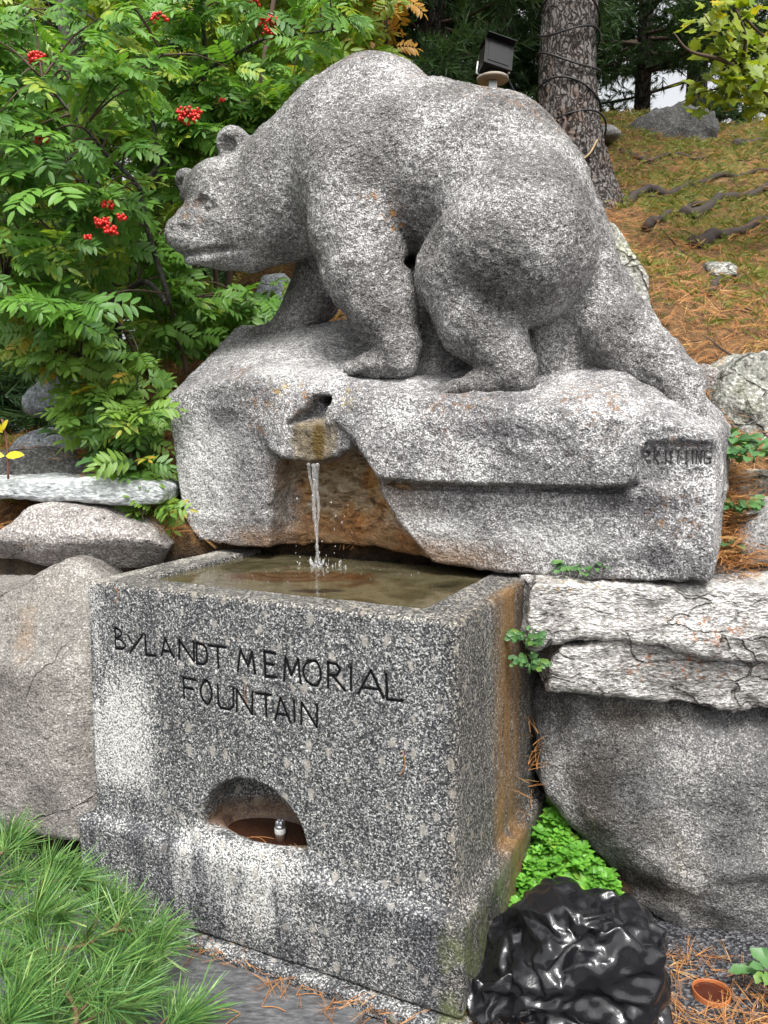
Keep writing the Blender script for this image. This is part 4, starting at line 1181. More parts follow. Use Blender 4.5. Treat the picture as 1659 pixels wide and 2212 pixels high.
# ------------------------------------------------------------------ short orange drain pipe set in the ground
def make_pipe():
    m = Mat("orange_plastic_pipe")
    z = m.sep(m.pos())[2]
    M_OR = m.fin(m.mix(m.noise(20, 3), (.24, .065, .02), (.42, .15, .05)), .5, .4)
    c = onz(1537, 2128, .03)
    V = []; Fc = []; k = 36
    prof = [(.052, -.03), (.052, .014), (.0512, .0165), (.0488, .0165), (.048, .014), (.048, -.06)]
    for r, zz in prof:
        for j in range(k):
            t = 2 * math.pi * j / k; V.append((c[0] + r * math.cos(t), c[1] + r * math.sin(t), zz + .003 * math.cos(t * 2)))
    for i in range(len(prof) - 1):
        for j in range(k): a, b = i * k + j, i * k + (j + 1) % k; Fc.append((a, b, b + k, a + k))
    t = thing("drain_pipe", "short orange plastic pipe mouth standing in the gritty ground", "pipe", (c[0], c[1], 0))
    part("pipe_wall", V, Fc, M_OR, t)
    mw = Mat("dark_red_puddle"); M_P = mw.fin((.06, .015, .008), .08, .5)
    part("puddle", [(c[0], c[1], .005)] + [(c[0] + .0485 * math.cos(i / 24 * 6.2832), c[1] + .0485 * math.sin(i / 24 * 6.2832), .005) for i in range(24)],
         [(0, 1 + i, 1 + (i + 1) % 24) for i in range(24)], M_P, t)
make_pipe()

# ------------------------------------------------------------------ falling water and splash
def make_stream():
    m = Mat("falling_water")
    M_W = m.fin((1.0, 1.0, 1.0), .02, .5, m.noise(70, 3), .8, .008, Transmission_Weight=.88, IOR=1.33)
    s0, z0, k = ond(673, 1003, .575)
    t = thing("water_jet", "thin stream of water falling from the spout into the trough", "water jet", W3(s0, .60, 1.07))
    r = random.Random(4)
    def strand(ds, dd, w0, w1, za, zb, seed):
        n = 26; pts = []; rad = []
        for i in range(n):
            f = i / (n - 1)
            pts.append(W3(s0 + ds * (1 - f * .6) + .004 * math.sin(f * 9 + seed) - .004 * f, .580 + dd + .03 * math.sqrt(f), za + (zb - za) * f))
            rad.append((w0 + (w1 - w0) * f) * (1 + .35 * math.sin(f * 40 + seed) * f + .2 * r.uniform(-1, 1)))
        return MB().tube(pts, rad, 8, wob=.12, seed=seed)
    strand(0, 0, .0095, .0042, z0, 1.080, 1).build("strand", M_W, t)
    strand(.014, .004, .006, .0022, z0 + .002, 1.20, 2).build("strand", M_W, t)
    strand(-.015, -.003, .006, .002, z0 + .002, 1.24, 3).build("strand", M_W, t)
    strand(.008, .006, .004, .002, z0 - .05, 1.07, 5).build("strand", M_W, t)
    mb = MB()
    ico = bmesh.new(); bmesh.ops.create_icosphere(ico, subdivisions=1, radius=1); iv = np.array([v.co for v in ico.verts]); ifc = [[v.index for v in f.verts] for f in ico.faces]; ico.free()
    for i in range(46):
        a = r.uniform(0, 6.28); R = abs(r.gauss(0, .035)); zz = 1.081 + abs(r.gauss(0, .022)) * math.exp(-R * 12)
        q = r.uniform(.0015, .0040)
        mb.add(iv * np.array([q, q, q * r.uniform(1, 3.2)]) + W3(s0 + R * math.cos(a) * 1.3, .61 + R * math.sin(a) * .8, zz), ifc)
    for i in range(26):
        q = r.uniform(.0012, .0028)
        mb.add(iv * np.array([q, q, q * r.uniform(1, 2)]) + W3(s0 + r.gauss(.02, .07), .60 + r.gauss(0, .04), r.uniform(1.07, 1.35)), ifc)
    for i in range(60):
        q = r.uniform(.001, .0028)
        mb.add(iv * np.array([q, q, q * .5]) + W3(s0 + r.gauss(.05, .16), min(.66, .52 + r.gauss(0, .10)), 1.0815), ifc)
    for i in range(16):
        a = i / 16 * 6.28; q = r.uniform(.002, .004)
        mb.tube([W3(s0 + .016 * math.cos(a), .61 + .012 * math.sin(a), 1.080), W3(s0 + .03 * math.cos(a), .61 + .02 * math.sin(a), 1.080 + r.uniform(.012, .035))], [q, .0006], 5)
    o = mb.build("splash_drops", M_W, t); o["kind"] = "stuff"
make_stream()

# ------------------------------------------------------------------ leaves
def leaflet(L, Wd, fold=.18, curl=.12, k=3):
    """one leaflet along +X from the origin, folded along its midrib"""
    V = []; Fc = []
    prof = [(0, 0), (.22, .80), (.5, 1.0), (.78, .72), (1.0, 0)]
    for t, w in prof:
        z = -curl * L * t * t
        V += [(t * L, w * Wd, z + fold * w * Wd), (t * L, 0, z), (t * L, -w * Wd, z + fold * w * Wd)]
    for i in range(len(prof) - 1):
        a = i * 3
        if i == 0: Fc += [(a + 1, a + 4, a + 3), (a + 1, a + 5, a + 4)]
        elif i == len(prof) - 2: Fc += [(a, a + 1, a + 4), (a + 1, a + 2, a + 4)]
        else: Fc += [(a, a + 1, a + 4, a + 3), (a + 1, a + 2, a + 5, a + 4)]
    used = sorted({i for f in Fc for i in f}); mp = {o: n for n, o in enumerate(used)}
    return np.array([V[i] for i in used]), [tuple(mp[i] for i in f) for f in Fc]
def rotm(axis, a): return np.array(Matrix.Rotation(a, 3, Vector(axis)))
def compound_leaf(seed, pairs=6, L=.17, droop=.5):
    """rowan leaf: a drooping stalk with paired leaflets and one at the tip"""
    r = random.Random(seed); mb = MB()
    n = 9; pts = []
    p = np.zeros(3); ang = .15
    for i in range(n):
        pts.append(p.copy()); ang -= droop / n
        p = p + np.array([math.cos(ang), 0, math.sin(ang)]) * L / (n - 1)
    pts = np.array(pts)
    mb.tube(pts, np.linspace(.0016, .0007, n), 3, cap=False)
    def at_(t):
        f = t * (n - 1); i = min(int(f), n - 2)
        return pts[i] + (pts[i + 1] - pts[i]) * (f - i), (pts[i + 1] - pts[i]) / np.linalg.norm(pts[i + 1] - pts[i])
    for k in range(pairs + 1):
        t = .26 + .74 * k / pairs
        q, d = at_(min(t, .999))
        Lf = L * (.33 + .09 * math.sin(math.pi * min(1, k / pairs * 1.1))) * r.uniform(.92, 1.08)
        sides = (0,) if k == pairs else (1, -1)
        for sgn in sides:
            v, f = leaflet(Lf, Lf * .165, r.uniform(.1, .35), r.uniform(.05, .25))
            pitch = math.atan2(d[2], d[0])
            R = rotm((0, 1, 0), -pitch - r.uniform(-.05, .25) * (sgn != 0)) @ rotm((0, 0, 1), sgn * r.uniform(.95, 1.2)) @ rotm((1, 0, 0), r.uniform(-.25, .25))
            mb.add(v @ R.T + q, f)
    return mb.verts(), mb.F
LEAVES = [compound_leaf(i, p, 1.0, dr) for i, (p, dr) in enumerate(((6, .5), (6, .9), (5, .3), (7, .7), (6, 1.2), (5, .8)))]
def tri_quads(Fc):
    return [f for f in Fc]
def join_leaves(name, mats, parent, mat, tints, kind="stuff"):
    """many leaves in one mesh: (template index, 4x4 world matrix)"""
    Vs, tl, off = [], [], 0
    loops, starts, tot = [], [], []
    for (ti, M), tn in zip(mats, tints):
        v, f = LEAVES[ti] if isinstance(ti, int) else ti
        M = np.array(M)
        Vs.append(v @ M[:3, :3].T + M[:3, 3]); tl.append(np.full(len(v), tn))
        for q in f:
            starts.append(len(loops)); tot.append(len(q)); loops.extend(i + off for i in q)
        off += len(v)
    V = np.vstack(Vs) - BASE[parent]
    me = bpy.data.meshes.new(name)
    me.vertices.add(len(V)); me.vertices.foreach_set("co", V.astype(np.float32).ravel())
    me.loops.add(len(loops)); me.loops.foreach_set("vertex_index", np.array(loops, np.int32))
    me.polygons.add(len(starts)); me.polygons.foreach_set("loop_start", np.array(starts, np.int32))
    me.update(calc_edges=True); me.materials.append(mat)
    me.polygons.foreach_set("use_smooth", np.ones(len(starts), dtype=bool))
    float_attr(me, "tint", np.concatenate(tl))
    o = bpy.data.objects.new(name, me); COL.objects.link(o); o.parent = parent; BASE[o] = BASE[parent]
    if kind: o["kind"] = kind
    return o
LEAF_ME = {}
def leaf_mesh(i, mat):
    k = (i, mat.name)
    if k not in LEAF_ME:
        v, f = LEAVES[i]; LEAF_ME[k] = mesh_data("leaf", v, f, mat, True)
    return LEAF_ME[k]

def rowan(name, label, stems, clusters, mat, size=(.15, .20), singles=250, seed=0, berries=(), bark=None, twig_to=None, group=None, cat="tree"):
    """stems: list of (polyline [(u,v,Y)], r0, r1); clusters: list of world points where a rosette of leaves sits"""
    r = random.Random(seed)
    first = np.array([aty(*p) for p in stems[0][0]])
    base = first[0]
    t = thing(name, label, cat, base, group)
    nodes = []
    for k, (pl, r0, r1) in enumerate(stems):
        P = spline([aty(*p) for p in pl], 6)
        P = P + np.stack([fbm(P, 5, 2, seed + k * 3 + q) for q in range(3)], 1) * .012
        MB().tube(P, np.linspace(r0, r1, len(P)), 9 if r0 > .015 else 6, wob=.03, seed=k).build("trunk" if k == 0 else "branch", bark or M_ROWANBARK, t)
        nodes += list(P[2:])
    nodes = np.array(nodes)
    leaves = []
    tw = MB()
    for c in clusters:
        c = np.asarray(c)
        d = np.linalg.norm(nodes - c, axis=1) + .25 * np.maximum(0, nodes[:, 2] - c[2])
        a = nodes[int(np.argmin(d))]
        mid = (a + c) / 2 + np.array([0, 0, .03])
        tw.tube(spline([a, mid, c], 3), np.linspace(.005, .0018, 7), 4, cap=False)
        out = c - a; out = out / (np.linalg.norm(out) + 1e-6)
        nl = r.randint(4, 7); a0 = r.uniform(0, 6.28)
        for i in range(nl):
            az = a0 + i * 2.4 + r.uniform(-.4, .4)
            d = np.array([math.cos(az), math.sin(az) - .15, r.uniform(-.55, .35)]) + out * .35
            nrm = np.array([r.gauss(0, .3), -.75 + r.gauss(0, .25), .75 + r.gauss(0, .25)])
            s_ = r.uniform(*size)
            leaves.append((r.randrange(len(LEAVES)), frame_matrix(c + d * .01, d, nrm) @ Matrix.Scale(s_, 4), c[1]))
    if len(clusters): tw.build("twigs", M_TWIG, t)["kind"] = "stuff"
    leaves.sort(key=lambda q: q[2])
    for ti, M, _ in leaves[:singles]:
        place("leaf", leaf_mesh(ti, mat), t, M)
    if leaves[singles:]:
        join_leaves("foliage", [(a, b) for a, b, _ in leaves[singles:]], t, mat, [r.random() for _ in leaves[singles:]])
    for u, v, Y, rad, n in berries:
        berry_cluster(t, aty(u, v, Y), rad * Y / FPX, n, r)
    return t
_b = bmesh.new(); bmesh.ops.create_icosphere(_b, subdivisions=2, radius=1.0)
BERRY_ME = mesh_data("berry", np.array([v.co for v in _b.verts]), [[v.index for v in f.verts] for f in _b.faces], M_BERRY, True); _b.free()
def berry_cluster(parent, c, R, n, r):
    c = np.array(c)
    st = MB(); spots = []
    for i in range(n):
        for _ in range(30):
            a, b = r.uniform(0, 6.28), r.uniform(-.5, 1)
            q = R * .88 * r.uniform(.1, 1) ** .5
            p = c + np.array([q * math.cos(a), .6 * q * math.sin(a) - .2 * R, -q * b * .75])
            if all(np.linalg.norm(p - s_) > .0088 for s_ in spots): break
        spots.append(p)
        st.tube(spline([c + np.array([0, .01, R * .9]), c + np.array([0, 0, R * .45]) * .6 + np.array([0, 0, 0]), p], 3), .0008, 3, cap=False)
    k = st.build("berry_cluster", M_TWIG, parent)
    for p in spots:
        place("berry", BERRY_ME, k, Matrix.Translation(p) @ Matrix.Scale(r.uniform(.0058, .0072), 4))

TRUNK_SIGHT = ((190, 275, 590, 800), (95, 175, -40, 115))
def region_points(poly, Y0, Y1, n, seed, zmin=None):
    """random points in the air: inside a surveyed outline, spread between two distances"""
    rg = np.random.default_rng(seed); poly = np.array(poly, float)
    lo, hi = poly.min(0), poly.max(0); out = []
    while len(out) < n:
        u, v = rg.uniform(lo, hi)
        if poly2d(np.array([u]), np.array([v]), poly)[0] > 0: continue
        Y = Y0 + (Y1 - Y0) * rg.random()
        if Y < 4.12 and any(a < u < b and c < v < d for a, b, c, d in TRUNK_SIGHT): continue
        p = aty(u, v, Y)
        if zmin is not None and p[2] < terr(p[:1], p[1:2])[0] + zmin: continue
        out.append(p)
    return out

# front rowan on the left: grey leaning trunk, long branches, berries
cl = region_points([(-60, -60), (330, -60), (330, 200), (310, 330), (280, 440), (270, 560), (270, 700), (200, 720), (100, 680), (-60, 700)], 2.95, 3.6, 80, 1)
cl += region_points([(330, -60), (790, -40), (700, 130), (600, 190), (520, 250), (460, 270), (400, 330), (340, 340)], 3.85, 4.5, 56, 2)
cl += region_points([(-60, -60), (480, -60), (430, 300), (380, 500), (420, 650), (380, 800), (200, 780), (-60, 740)], 3.7, 4.3, 80, 3)
rowan("rowan_tree", "green rowan tree with red berry clusters left of the bear's head",
      [([(246, 830, 4.1), (240, 720, 4.1), (230, 620, 4.1), (212, 480, 4.15), (182, 300, 4.2), (152, 110, 4.2), (125, -40, 4.2), (110, -160, 4.2)], .050, .032),
       ([(236, 690, 4.1), (300, 610, 3.7), (360, 655, 3.5), (336, 560, 3.42), (308, 434, 3.35), (296, 400, 3.3), (224, 332, 3.25), (200, 300, 3.2), (132, 216, 3.15), (90, 170, 3.1)], .014, .005),
       ([(225, 580, 4.1), (300, 420, 3.95), (348, 340, 3.9), (316, 280, 3.9), (276, 160, 3.9), (236, 72, 3.9), (150, 8, 3.9)], .014, .006),
       ([(340, 330, 3.9), (328, 256, 3.85), (308, 180, 3.8), (310, 152, 3.75), (352, 120, 3.7)], .008, .004),
       ([(200, 400, 4.15), (180, 360, 3.9), (120, 330, 3.6), (40, 315, 3.4), (-40, 300, 3.3)], .010, .004),
       ([(310, 420, 3.95), (420, 280, 4.1), (443, 180, 4.2), (438, 60, 4.2), (436, -60, 4.2)], .016, .010),
       ([(443, 150, 4.2), (520, 110, 4.2), (590, 76, 4.15), (660, 70, 4.1), (730, 60, 4.1)], .010, .004),
       ([(215, 520, 4.13), (120, 520, 3.8), (60, 560, 3.5), (10, 600, 3.3)], .009, .004),
       ([(165, 200, 4.2), (60, 120, 3.8), (10, 60, 3.5)], .012, .005)],
      cl, M_ROWAN, (.11, .185), 300, 5,
      berries=[(80, 124, 3.05, 19, 34), (411, 247, 3.62, 28, 70), (92, 300, 3.1, 15, 12), (232, 440, 3.05, 15, 16), (222, 478, 3.03, 17, 26), (240, 495, 3.03, 15, 22), (262, 468, 3.05, 12, 10), (190, 512, 3.02, 10, 7),
               (580, 42, 3.95, 22, 42), (584, 68, 3.95, 17, 24), (345, 35, 3.6, 20, 16), (480, 216, 3.9, 7, 4), (548, 3, 3.9, 14, 10)])
# darker many-stemmed rowan just behind the bear's head
cl = region_points([(330, 420), (430, 300), (520, 210), (600, 160), (650, 230), (560, 290), (470, 300), (420, 400), (400, 600), (470, 640), (600, 600), (560, 700), (400, 760), (300, 700)], 3.95, 4.5, 62, 7)
rowan("rowan_tree", "dark slender many-stemmed rowan behind the bear's muzzle and throat",
      [([(488, 760, 4.5), (490, 660, 4.5), (500, 560, 4.5), (520, 420, 4.6), (560, 200, 4.6), (600, -60, 4.6)], .026, .012),
       ([(470, 758, 4.45), (468, 660, 4.45), (462, 560, 4.4), (430, 400, 4.4), (420, 200, 4.4)], .018, .008),
       ([(455, 755, 4.4), (440, 650, 4.35), (410, 560, 4.3), (370, 430, 4.2)], .012, .006),
       ([(405, 812, 3.95), (392, 760, 3.95), (380, 705, 3.95), (396, 655, 3.98), (430, 560, 4.1), (450, 480, 4.2)], .014, .006),
       ([(384, 715, 3.95), (372, 670, 3.9), (355, 600, 3.85), (338, 520, 3.8)], .011, .005)],
      cl, M_ROWAN, (.14, .18), 200, 9, bark=M_TWIG)
# young shoots hanging over the stones beside the block
cl = region_points([(60, 640), (300, 700), (310, 830), (325, 960), (345, 1080), (370, 1150), (340, 1180), (300, 1150), (260, 1050), (220, 960), (120, 820), (60, 740)], 3.15, 3.55, 66, 13)
cl += region_points([(250, 900), (310, 880), (335, 1080), (360, 1160), (320, 1180), (262, 1070)], 3.05, 3.25, 20, 14)
rowan("rowan_shoots", "low leafy rowan shoots yellowing at their tips along the block's left edge",
      [([(330, 830, 3.6), (290, 760, 3.5), (260, 700, 3.4), (200, 660, 3.35)], .010, .004),
       ([(330, 830, 3.6), (345, 900, 3.4), (352, 980, 3.3), (360, 1060, 3.25), (372, 1130, 3.2)], .008, .003),
       ([(320, 840, 3.6), (290, 900, 3.35), (280, 980, 3.2), (285, 1060, 3.1), (310, 1120, 3.05)], .008, .003),
       ([(325, 830, 3.6), (230, 800, 3.45), (140, 760, 3.4), (70, 720, 3.4)], .008, .003)],
      cl, M_SHOOT, (.095, .15), 300, 15, bark=M_TWIG, cat="shrub")
# yellowing rowans further back
def back_rowan(label, poly, Y0, Y1, n, trunk, seed, mat):
    cl = region_points(poly, Y0, Y1, n, seed)
    rowan("rowan_tree", label, trunk, cl, mat, (.16, .24), 60, seed, bark=M_ROWANBARK)
back_rowan("yellow-green rowan behind the berry-laden one, at the upper left", [(-80, -100), (420, -100), (460, 300), (430, 700), (300, 760), (-80, 740)], 4.7, 6.0, 175,
           [([(330, 760, 5.8), (318, 500, 5.8), (300, 250, 5.8), (290, -120, 5.8)], .05, .03), ([(318, 520, 5.8), (220, 300, 5.6), (150, 100, 5.4)], .02, .008), ([(312, 420, 5.8), (400, 200, 5.6), (440, 40, 5.5)], .02, .008), ([(316, 560, 5.8), (160, 480, 5.5), (20, 420, 5.3)], .02, .008)], 31, M_ROWAN_B)
back_rowan("thin yellowing rowan with orange tips above the bear's neck", [(470, -100), (860, -100), (855, 60), (800, 130), (690, 190), (560, 290), (470, 320)], 4.8, 5.8, 100,
           [([(640, 420, 5.6), (660, 260, 5.6), (690, 100, 5.6), (700, -120, 5.6)], .03, .015), ([(662, 250, 5.6), (740, 150, 5.5), (800, 40, 5.4), (830, -20, 5.4)], .012, .005), ([(655, 280, 5.6), (590, 180, 5.5), (540, 60, 5.4)], .012, .005)], 37, M_ROWAN_B)
cl = region_points([(780, -40), (870, -60), (880, 60), (850, 110), (790, 90)], 5.0, 5.6, 9, 41)
rowan("rowan_tree", "small rowan with orange autumn leaves above the bear's hump", [([(850, 300, 5.6), (845, 160, 5.5), (830, 60, 5.4), (840, -80, 5.4)], .018, .008)], cl, M_AUTUMN, (.15, .2), 60, 43)

# ------------------------------------------------------------------ conifers
def spray_template(seed, n=24, L=1.0, w=.06):
    r = np.random.default_rng(seed); V = []; Fc = []
    for i in range(n):
        t = r.random(); o = np.array([t * .75, 0, 0]) * L
        d = np.array([.55 + .4 * t, r.normal(0, .55), r.normal(0, .45)]); d /= np.linalg.norm(d)
        ln = L * r.uniform(.35, .6)
        s_ = np.cross(d, r.normal(size=3)); s_ /= np.linalg.norm(s_) + 1e-9
        k = len(V); V += [o - s_ * w * .5, o + s_ * w * .5, o + d * ln]
        Fc.append((k, k + 1, k + 2))
    return np.array(V), Fc
SPRAYS = [spray_template(i) for i in range(5)]
def join_fast(name, tmpl, idx, Ms, parent, mat, tints, kind=None, base=None):
    """numpy join of triangle templates"""
    Vs, Fs, A, off = [], [], [], 0
    for ti in range(len(tmpl)):
        sel = [k for k in range(len(idx)) if idx[k] == ti]
        if not sel: continue
        v, f = tmpl[ti]; f = np.array(f); M = np.array([Ms[k] for k in sel])
        X = np.einsum('nij,vj->nvi', M[:, :3, :3], v) + M[:, None, :3, 3]
        Vs.append(X.reshape(-1, 3))
        Fs.append((f[None] + (np.arange(len(sel)) * len(v))[:, None, None] + off).reshape(-1, f.shape[1]))
        A.append(np.repeat([tints[k] for k in sel], len(v))); off += len(sel) * len(v)
    V = np.vstack(Vs)
    o = part(name, V, np.vstack(Fs), mat, parent, True, base)
    float_attr(o.data, "tint", np.concatenate(A))
    if kind: o["kind"] = kind
    return o
def fm_np(p, x, n, s=1.0):
    x = x / (np.linalg.norm(x) + 1e-9); y = np.cross(n, x); y /= np.linalg.norm(y) + 1e-9; z = np.cross(x, y)
    M = np.eye(4); M[:3, 0] = x * s; M[:3, 1] = y * s; M[:3, 2] = z * s; M[:3, 3] = p
    return M
def conifer(label, u, v, Y, Htop, nbr, reach, seed, dens=13, zlo=.3, r0=.16, spray=(.16, .30)):
    rg = np.random.default_rng(seed)
    b = aty(u, v, Y)
    g = tz(b[0], b[1]) - .1
    t = thing("pine_tree", label, "tree", (b[0], b[1], g), "conifers behind the bank")
    top = g + Htop
    MB().tube([(b[0], b[1], g), (b[0] + .05, b[1], g + Htop * .5), (b[0], b[1], top)], [r0, r0 * .7, .02], 10, wob=.04, seed=seed).build("trunk", M_PINEBARK, t)
    br = MB(); Ms = []; idx = []
    for k in range(nbr):
        f = rg.uniform(zlo, 1) if k else zlo
        z = g + f * Htop
        az = rg.uniform(0, 6.283)
        L = reach * (1 - .75 * max(0, f - .15)) * rg.uniform(.6, 1.1)
        d = np.array([math.cos(az), math.sin(az), rg.uniform(-.25, .2)])
        a = np.array([b[0], b[1], z])
        pl = spline([a, a + d * L * .5 + [0, 0, -.04 * L], a + d * L + [0, 0, .06 * L]], 4)
        br.tube(pl, np.linspace(.028, .006, len(pl)), 4, cap=False)
        for q in range(int(dens * L * 1.9)):
            tt = rg.uniform(.15, 1) ** .7
            i = min(int(tt * (len(pl) - 1)), len(pl) - 2)
            p = pl[i] + (pl[i + 1] - pl[i]) * rg.random() + rg.normal(0, .10, 3) * (1, 1, .6)
            dd = d * .7 + rg.normal(0, .7, 3); dd[2] += .1
            Ms.append(fm_np(p, dd, np.array([rg.normal(0, .3), rg.normal(0, .3), 1]), rg.uniform(*spray))); idx.append(int(rg.integers(5)))
    br.build("branches", M_TWIG, t)["kind"] = "stuff"
    o = join_fast("crown", SPRAYS, idx, Ms, t, M_DARKNEEDLE, rg.random(len(Ms)))
    return t
conifer("dark pine showing between the bear's hump and the floodlight", 930, 300, 9.2, 9, 90, 2.0, 1, 30, .02)
conifer("dark pine behind the floodlight, left of the big trunk", 1075, 280, 10.5, 10, 80, 1.9, 2, 26, .02)
conifer("dark pine in the gap right of the big trunk", 1385, 240, 10.5, 10, 120, 2.2, 3, 34, .01, r0=.10)
conifer("dark pine behind the maple sprays at the upper right", 1500, 230, 12.5, 11, 70, 2.4, 4, 22, .05)
conifer("far pine at the top left behind the rowans", 120, 700, 9.5, 9, 90, 2.6, 5, 22, .02, spray=(.22, .38))
conifer("far pine behind the rowans above the bear's head", 480, 640, 9.0, 9, 100, 2.4, 6, 24, .02, spray=(.22, .38))
conifer("far pine behind the yellowing rowan above the bear's neck", 740, 420, 9.5, 9, 100, 2.2, 8, 26, .02, spray=(.2, .34))
conifer("far pine at the picture's left edge", -120, 700, 8.5, 8, 90, 2.4, 9, 22, .01, spray=(.22, .38))

# the big pine on the bank, with its flare and surface roots
def big_pine():
    Yb = 6.0
    P = [(1266, 470, Yb - .1), (1252, 400, Yb), (1238, 320, Yb), (1229, 240, Yb + .02), (1226, 140, Yb + .05), (1230, 40, Yb + .06), (1236, -80, Yb + .1)]
    pts = [aty(*p) for p in P]
    base = pts[0]; base[2] = tz(base[0], base[1])
    hi = pts[-1] + np.array([.1, .1, 5.5])
    pts = np.array(pts + [(pts[-1] + hi) / 2, hi])
    pts[0][2] = base[2] - .25
    rad = np.array([.36, .255, .22, .205, .195, .19, .185, .15, .03])
    C = spline(pts, 10); Rr = np.interp(np.linspace(0, 1, len(C)), np.linspace(0, 1, len(rad)), rad)
    t = thing("pine_tree", "big pine trunk wound with dark cable on the bank behind the bear", "tree", base)
    k = 72; V = []; ang = np.arange(k) * 2 * math.pi / k
    for i, (c, r) in enumerate(zip(C, Rr)):
        V.append(c + np.stack([np.cos(ang) * r, np.sin(ang) * r, np.zeros(k)], 1))
    # finer rings for the part in view
    V = np.array(V)
    m = 5; VV = []
    for i in range(len(V) - 1):
        for q in range(m): VV.append(V[i] + (V[i + 1] - V[i]) * q / m)
    VV.append(V[-1]); n = len(VV); V = np.vstack(VV)
    cen = np.repeat(np.array([v.mean(0) for v in VV]), k, 0); out = V - cen; out /= np.linalg.norm(out, axis=1, keepdims=True) + 1e-9
    Q = V * np.array([1, 1, .32])
    plate = np.abs(vnoise(Q, 20, 5)); plate2 = np.abs(vnoise(Q, 40, 6))
    V = V + out * (np.minimum(plate, .35) * .045 + np.minimum(plate2, .3) * .03 - .02)[:, None]
    Fc = []
    for i in range(n - 1):
        for j in range(k): a, b = i * k + j, i * k + (j + 1) % k; Fc.append((a, b, b + k, a + k))
    part("trunk", V, np.array(Fc), M_PINEBARK, t)
    # crown, above the frame
    rg = np.random.default_rng(77); Ms = []; idx = []; br = MB()
    for q in range(46):
        f = rg.random(); a = pts[-3] + (hi - pts[-3]) * f + np.array([0, 0, 1.0 * (1 - f)])
        az = rg.uniform(0, 6.283); L = rg.uniform(1.0, 2.4) * (1.1 - f * .7)
        d = np.array([math.cos(az), math.sin(az), rg.uniform(-.1, .35)])
        pl = spline([a, a + d * L * .5, a + d * L + [0, 0, .1]], 4); br.tube(pl, np.linspace(.04, .008, len(pl)), 5, cap=False)
        for w in range(int(22 * L)):
            p = pl[rg.integers(2, len(pl))] + rg.normal(0, .14, 3)
            Ms.append(fm_np(p, d * .6 + rg.normal(0, .7, 3), np.array([0, .1, 1.0]), rg.uniform(.2, .34))); idx.append(int(rg.integers(5)))
    br.build("branches", M_TWIG, t)["kind"] = "stuff"
    join_fast("crown", SPRAYS, idx, Ms, t, M_DARKNEEDLE, rg.random(len(Ms)))
    # roots crawling over the bank
    def on_bank(u, v):
        r = ray(u, v); lo, hi = 2.9, 14.0
        ys = np.arange(2.9, 14, .02); p = EYE + np.outer(ys / r[1], r)
        dz = p[:, 2] - terr(p[:, 0], p[:, 1]); k = np.argmax(dz < 0)
        return p[k] if (dz < 0).any() else p[-1]
    for pl, w in (([(1330, 440), (1390, 420), (1450, 425), (1520, 400), (1590, 385), (1680, 370)], .035), ([(1480, 470), (1530, 455), (1580, 435), (1640, 425), (1690, 400)], .045),
                  ([(1400, 500), (1440, 470), (1490, 455), (1530, 450)], .028), ([(1490, 530), (1560, 520), (1620, 500), (1690, 480)], .045), ([(1530, 640), (1560, 615), (1600, 605), (1680, 590)], .022),
                  ([(1410, 300), (1450, 290), (1500, 275), (1560, 290)], .03), ([(1340, 330), (1400, 350), (1460, 340), (1530, 345)], .025), ([(1480, 265), (1560, 262), (1620, 250), (1690, 235)], .05), ([(1590, 320), (1630, 310), (1690, 290)], .04)):
        Pp = spline([on_bank(*q) for q in pl], 6)
        Pp = Pp + np.stack([fbm(Pp, 4, 2, q) for q in range(3)], 1) * .03
        Pp[:, 2] = terr(Pp[:, 0], Pp[:, 1]) + w * .5
        MB().tube(Pp, w * (1 - .5 * np.linspace(0, 1, len(Pp))) * (1 + .15 * fbm(Pp, 9, 2, 4)), 8, wob=.10, seed=3).build("root", M_ROOT, t)
    # cable wound round the trunk
    M_CABLE = plain("black_cable", (.012, .012, .013), .5, .4)
    cb = thing("cable", "thin black light cable wound round the big pine trunk", "cable", base)
    tm = [(360, 0), (300, 2.2), (230, 4.6), (165, 9.4), (112, 15.2), (30, 21.2), (12, 24.0)]
    path = []
    vs = np.linspace(-20, 300, 240)
    for i, v in enumerate(vs):
        a = i / 240 * 2 * math.pi * 5.2
        f = np.interp(v, [40, 140, 240, 320], [1230, 1226, 1229, 1238])
        c = aty(f, v, Yb + .04); r = np.interp(v, [0, 240, 320], [.192, .212, .232]) + .014
        path.append(c + np.array([math.cos(a) * r, math.sin(a) * r, .05 * math.sin(a * 1.7)]))
    MB().tube(path, .0075, 5).build("cable_run", M_CABLE, cb)
    st = [aty(1290, 302, Yb - .20), aty(1275, 330, Yb - .25), aty(1258, 345, Yb - .26)]
    MB().tube(spline(st, 4), .008, 5).build("loose_end", plain("tan_cord", (.30, .22, .12), .7), cb)
    rr = random.Random(5)
    for i in range(12, 230, 17):
        p = np.array(path[i]); q = p + np.array([rr.uniform(-.01, .01), -.012, -.03])
        MB().tube([p, q], [.006, .004], 5).build("lamp_bulb", M_CABLE, cb)
big_pine()

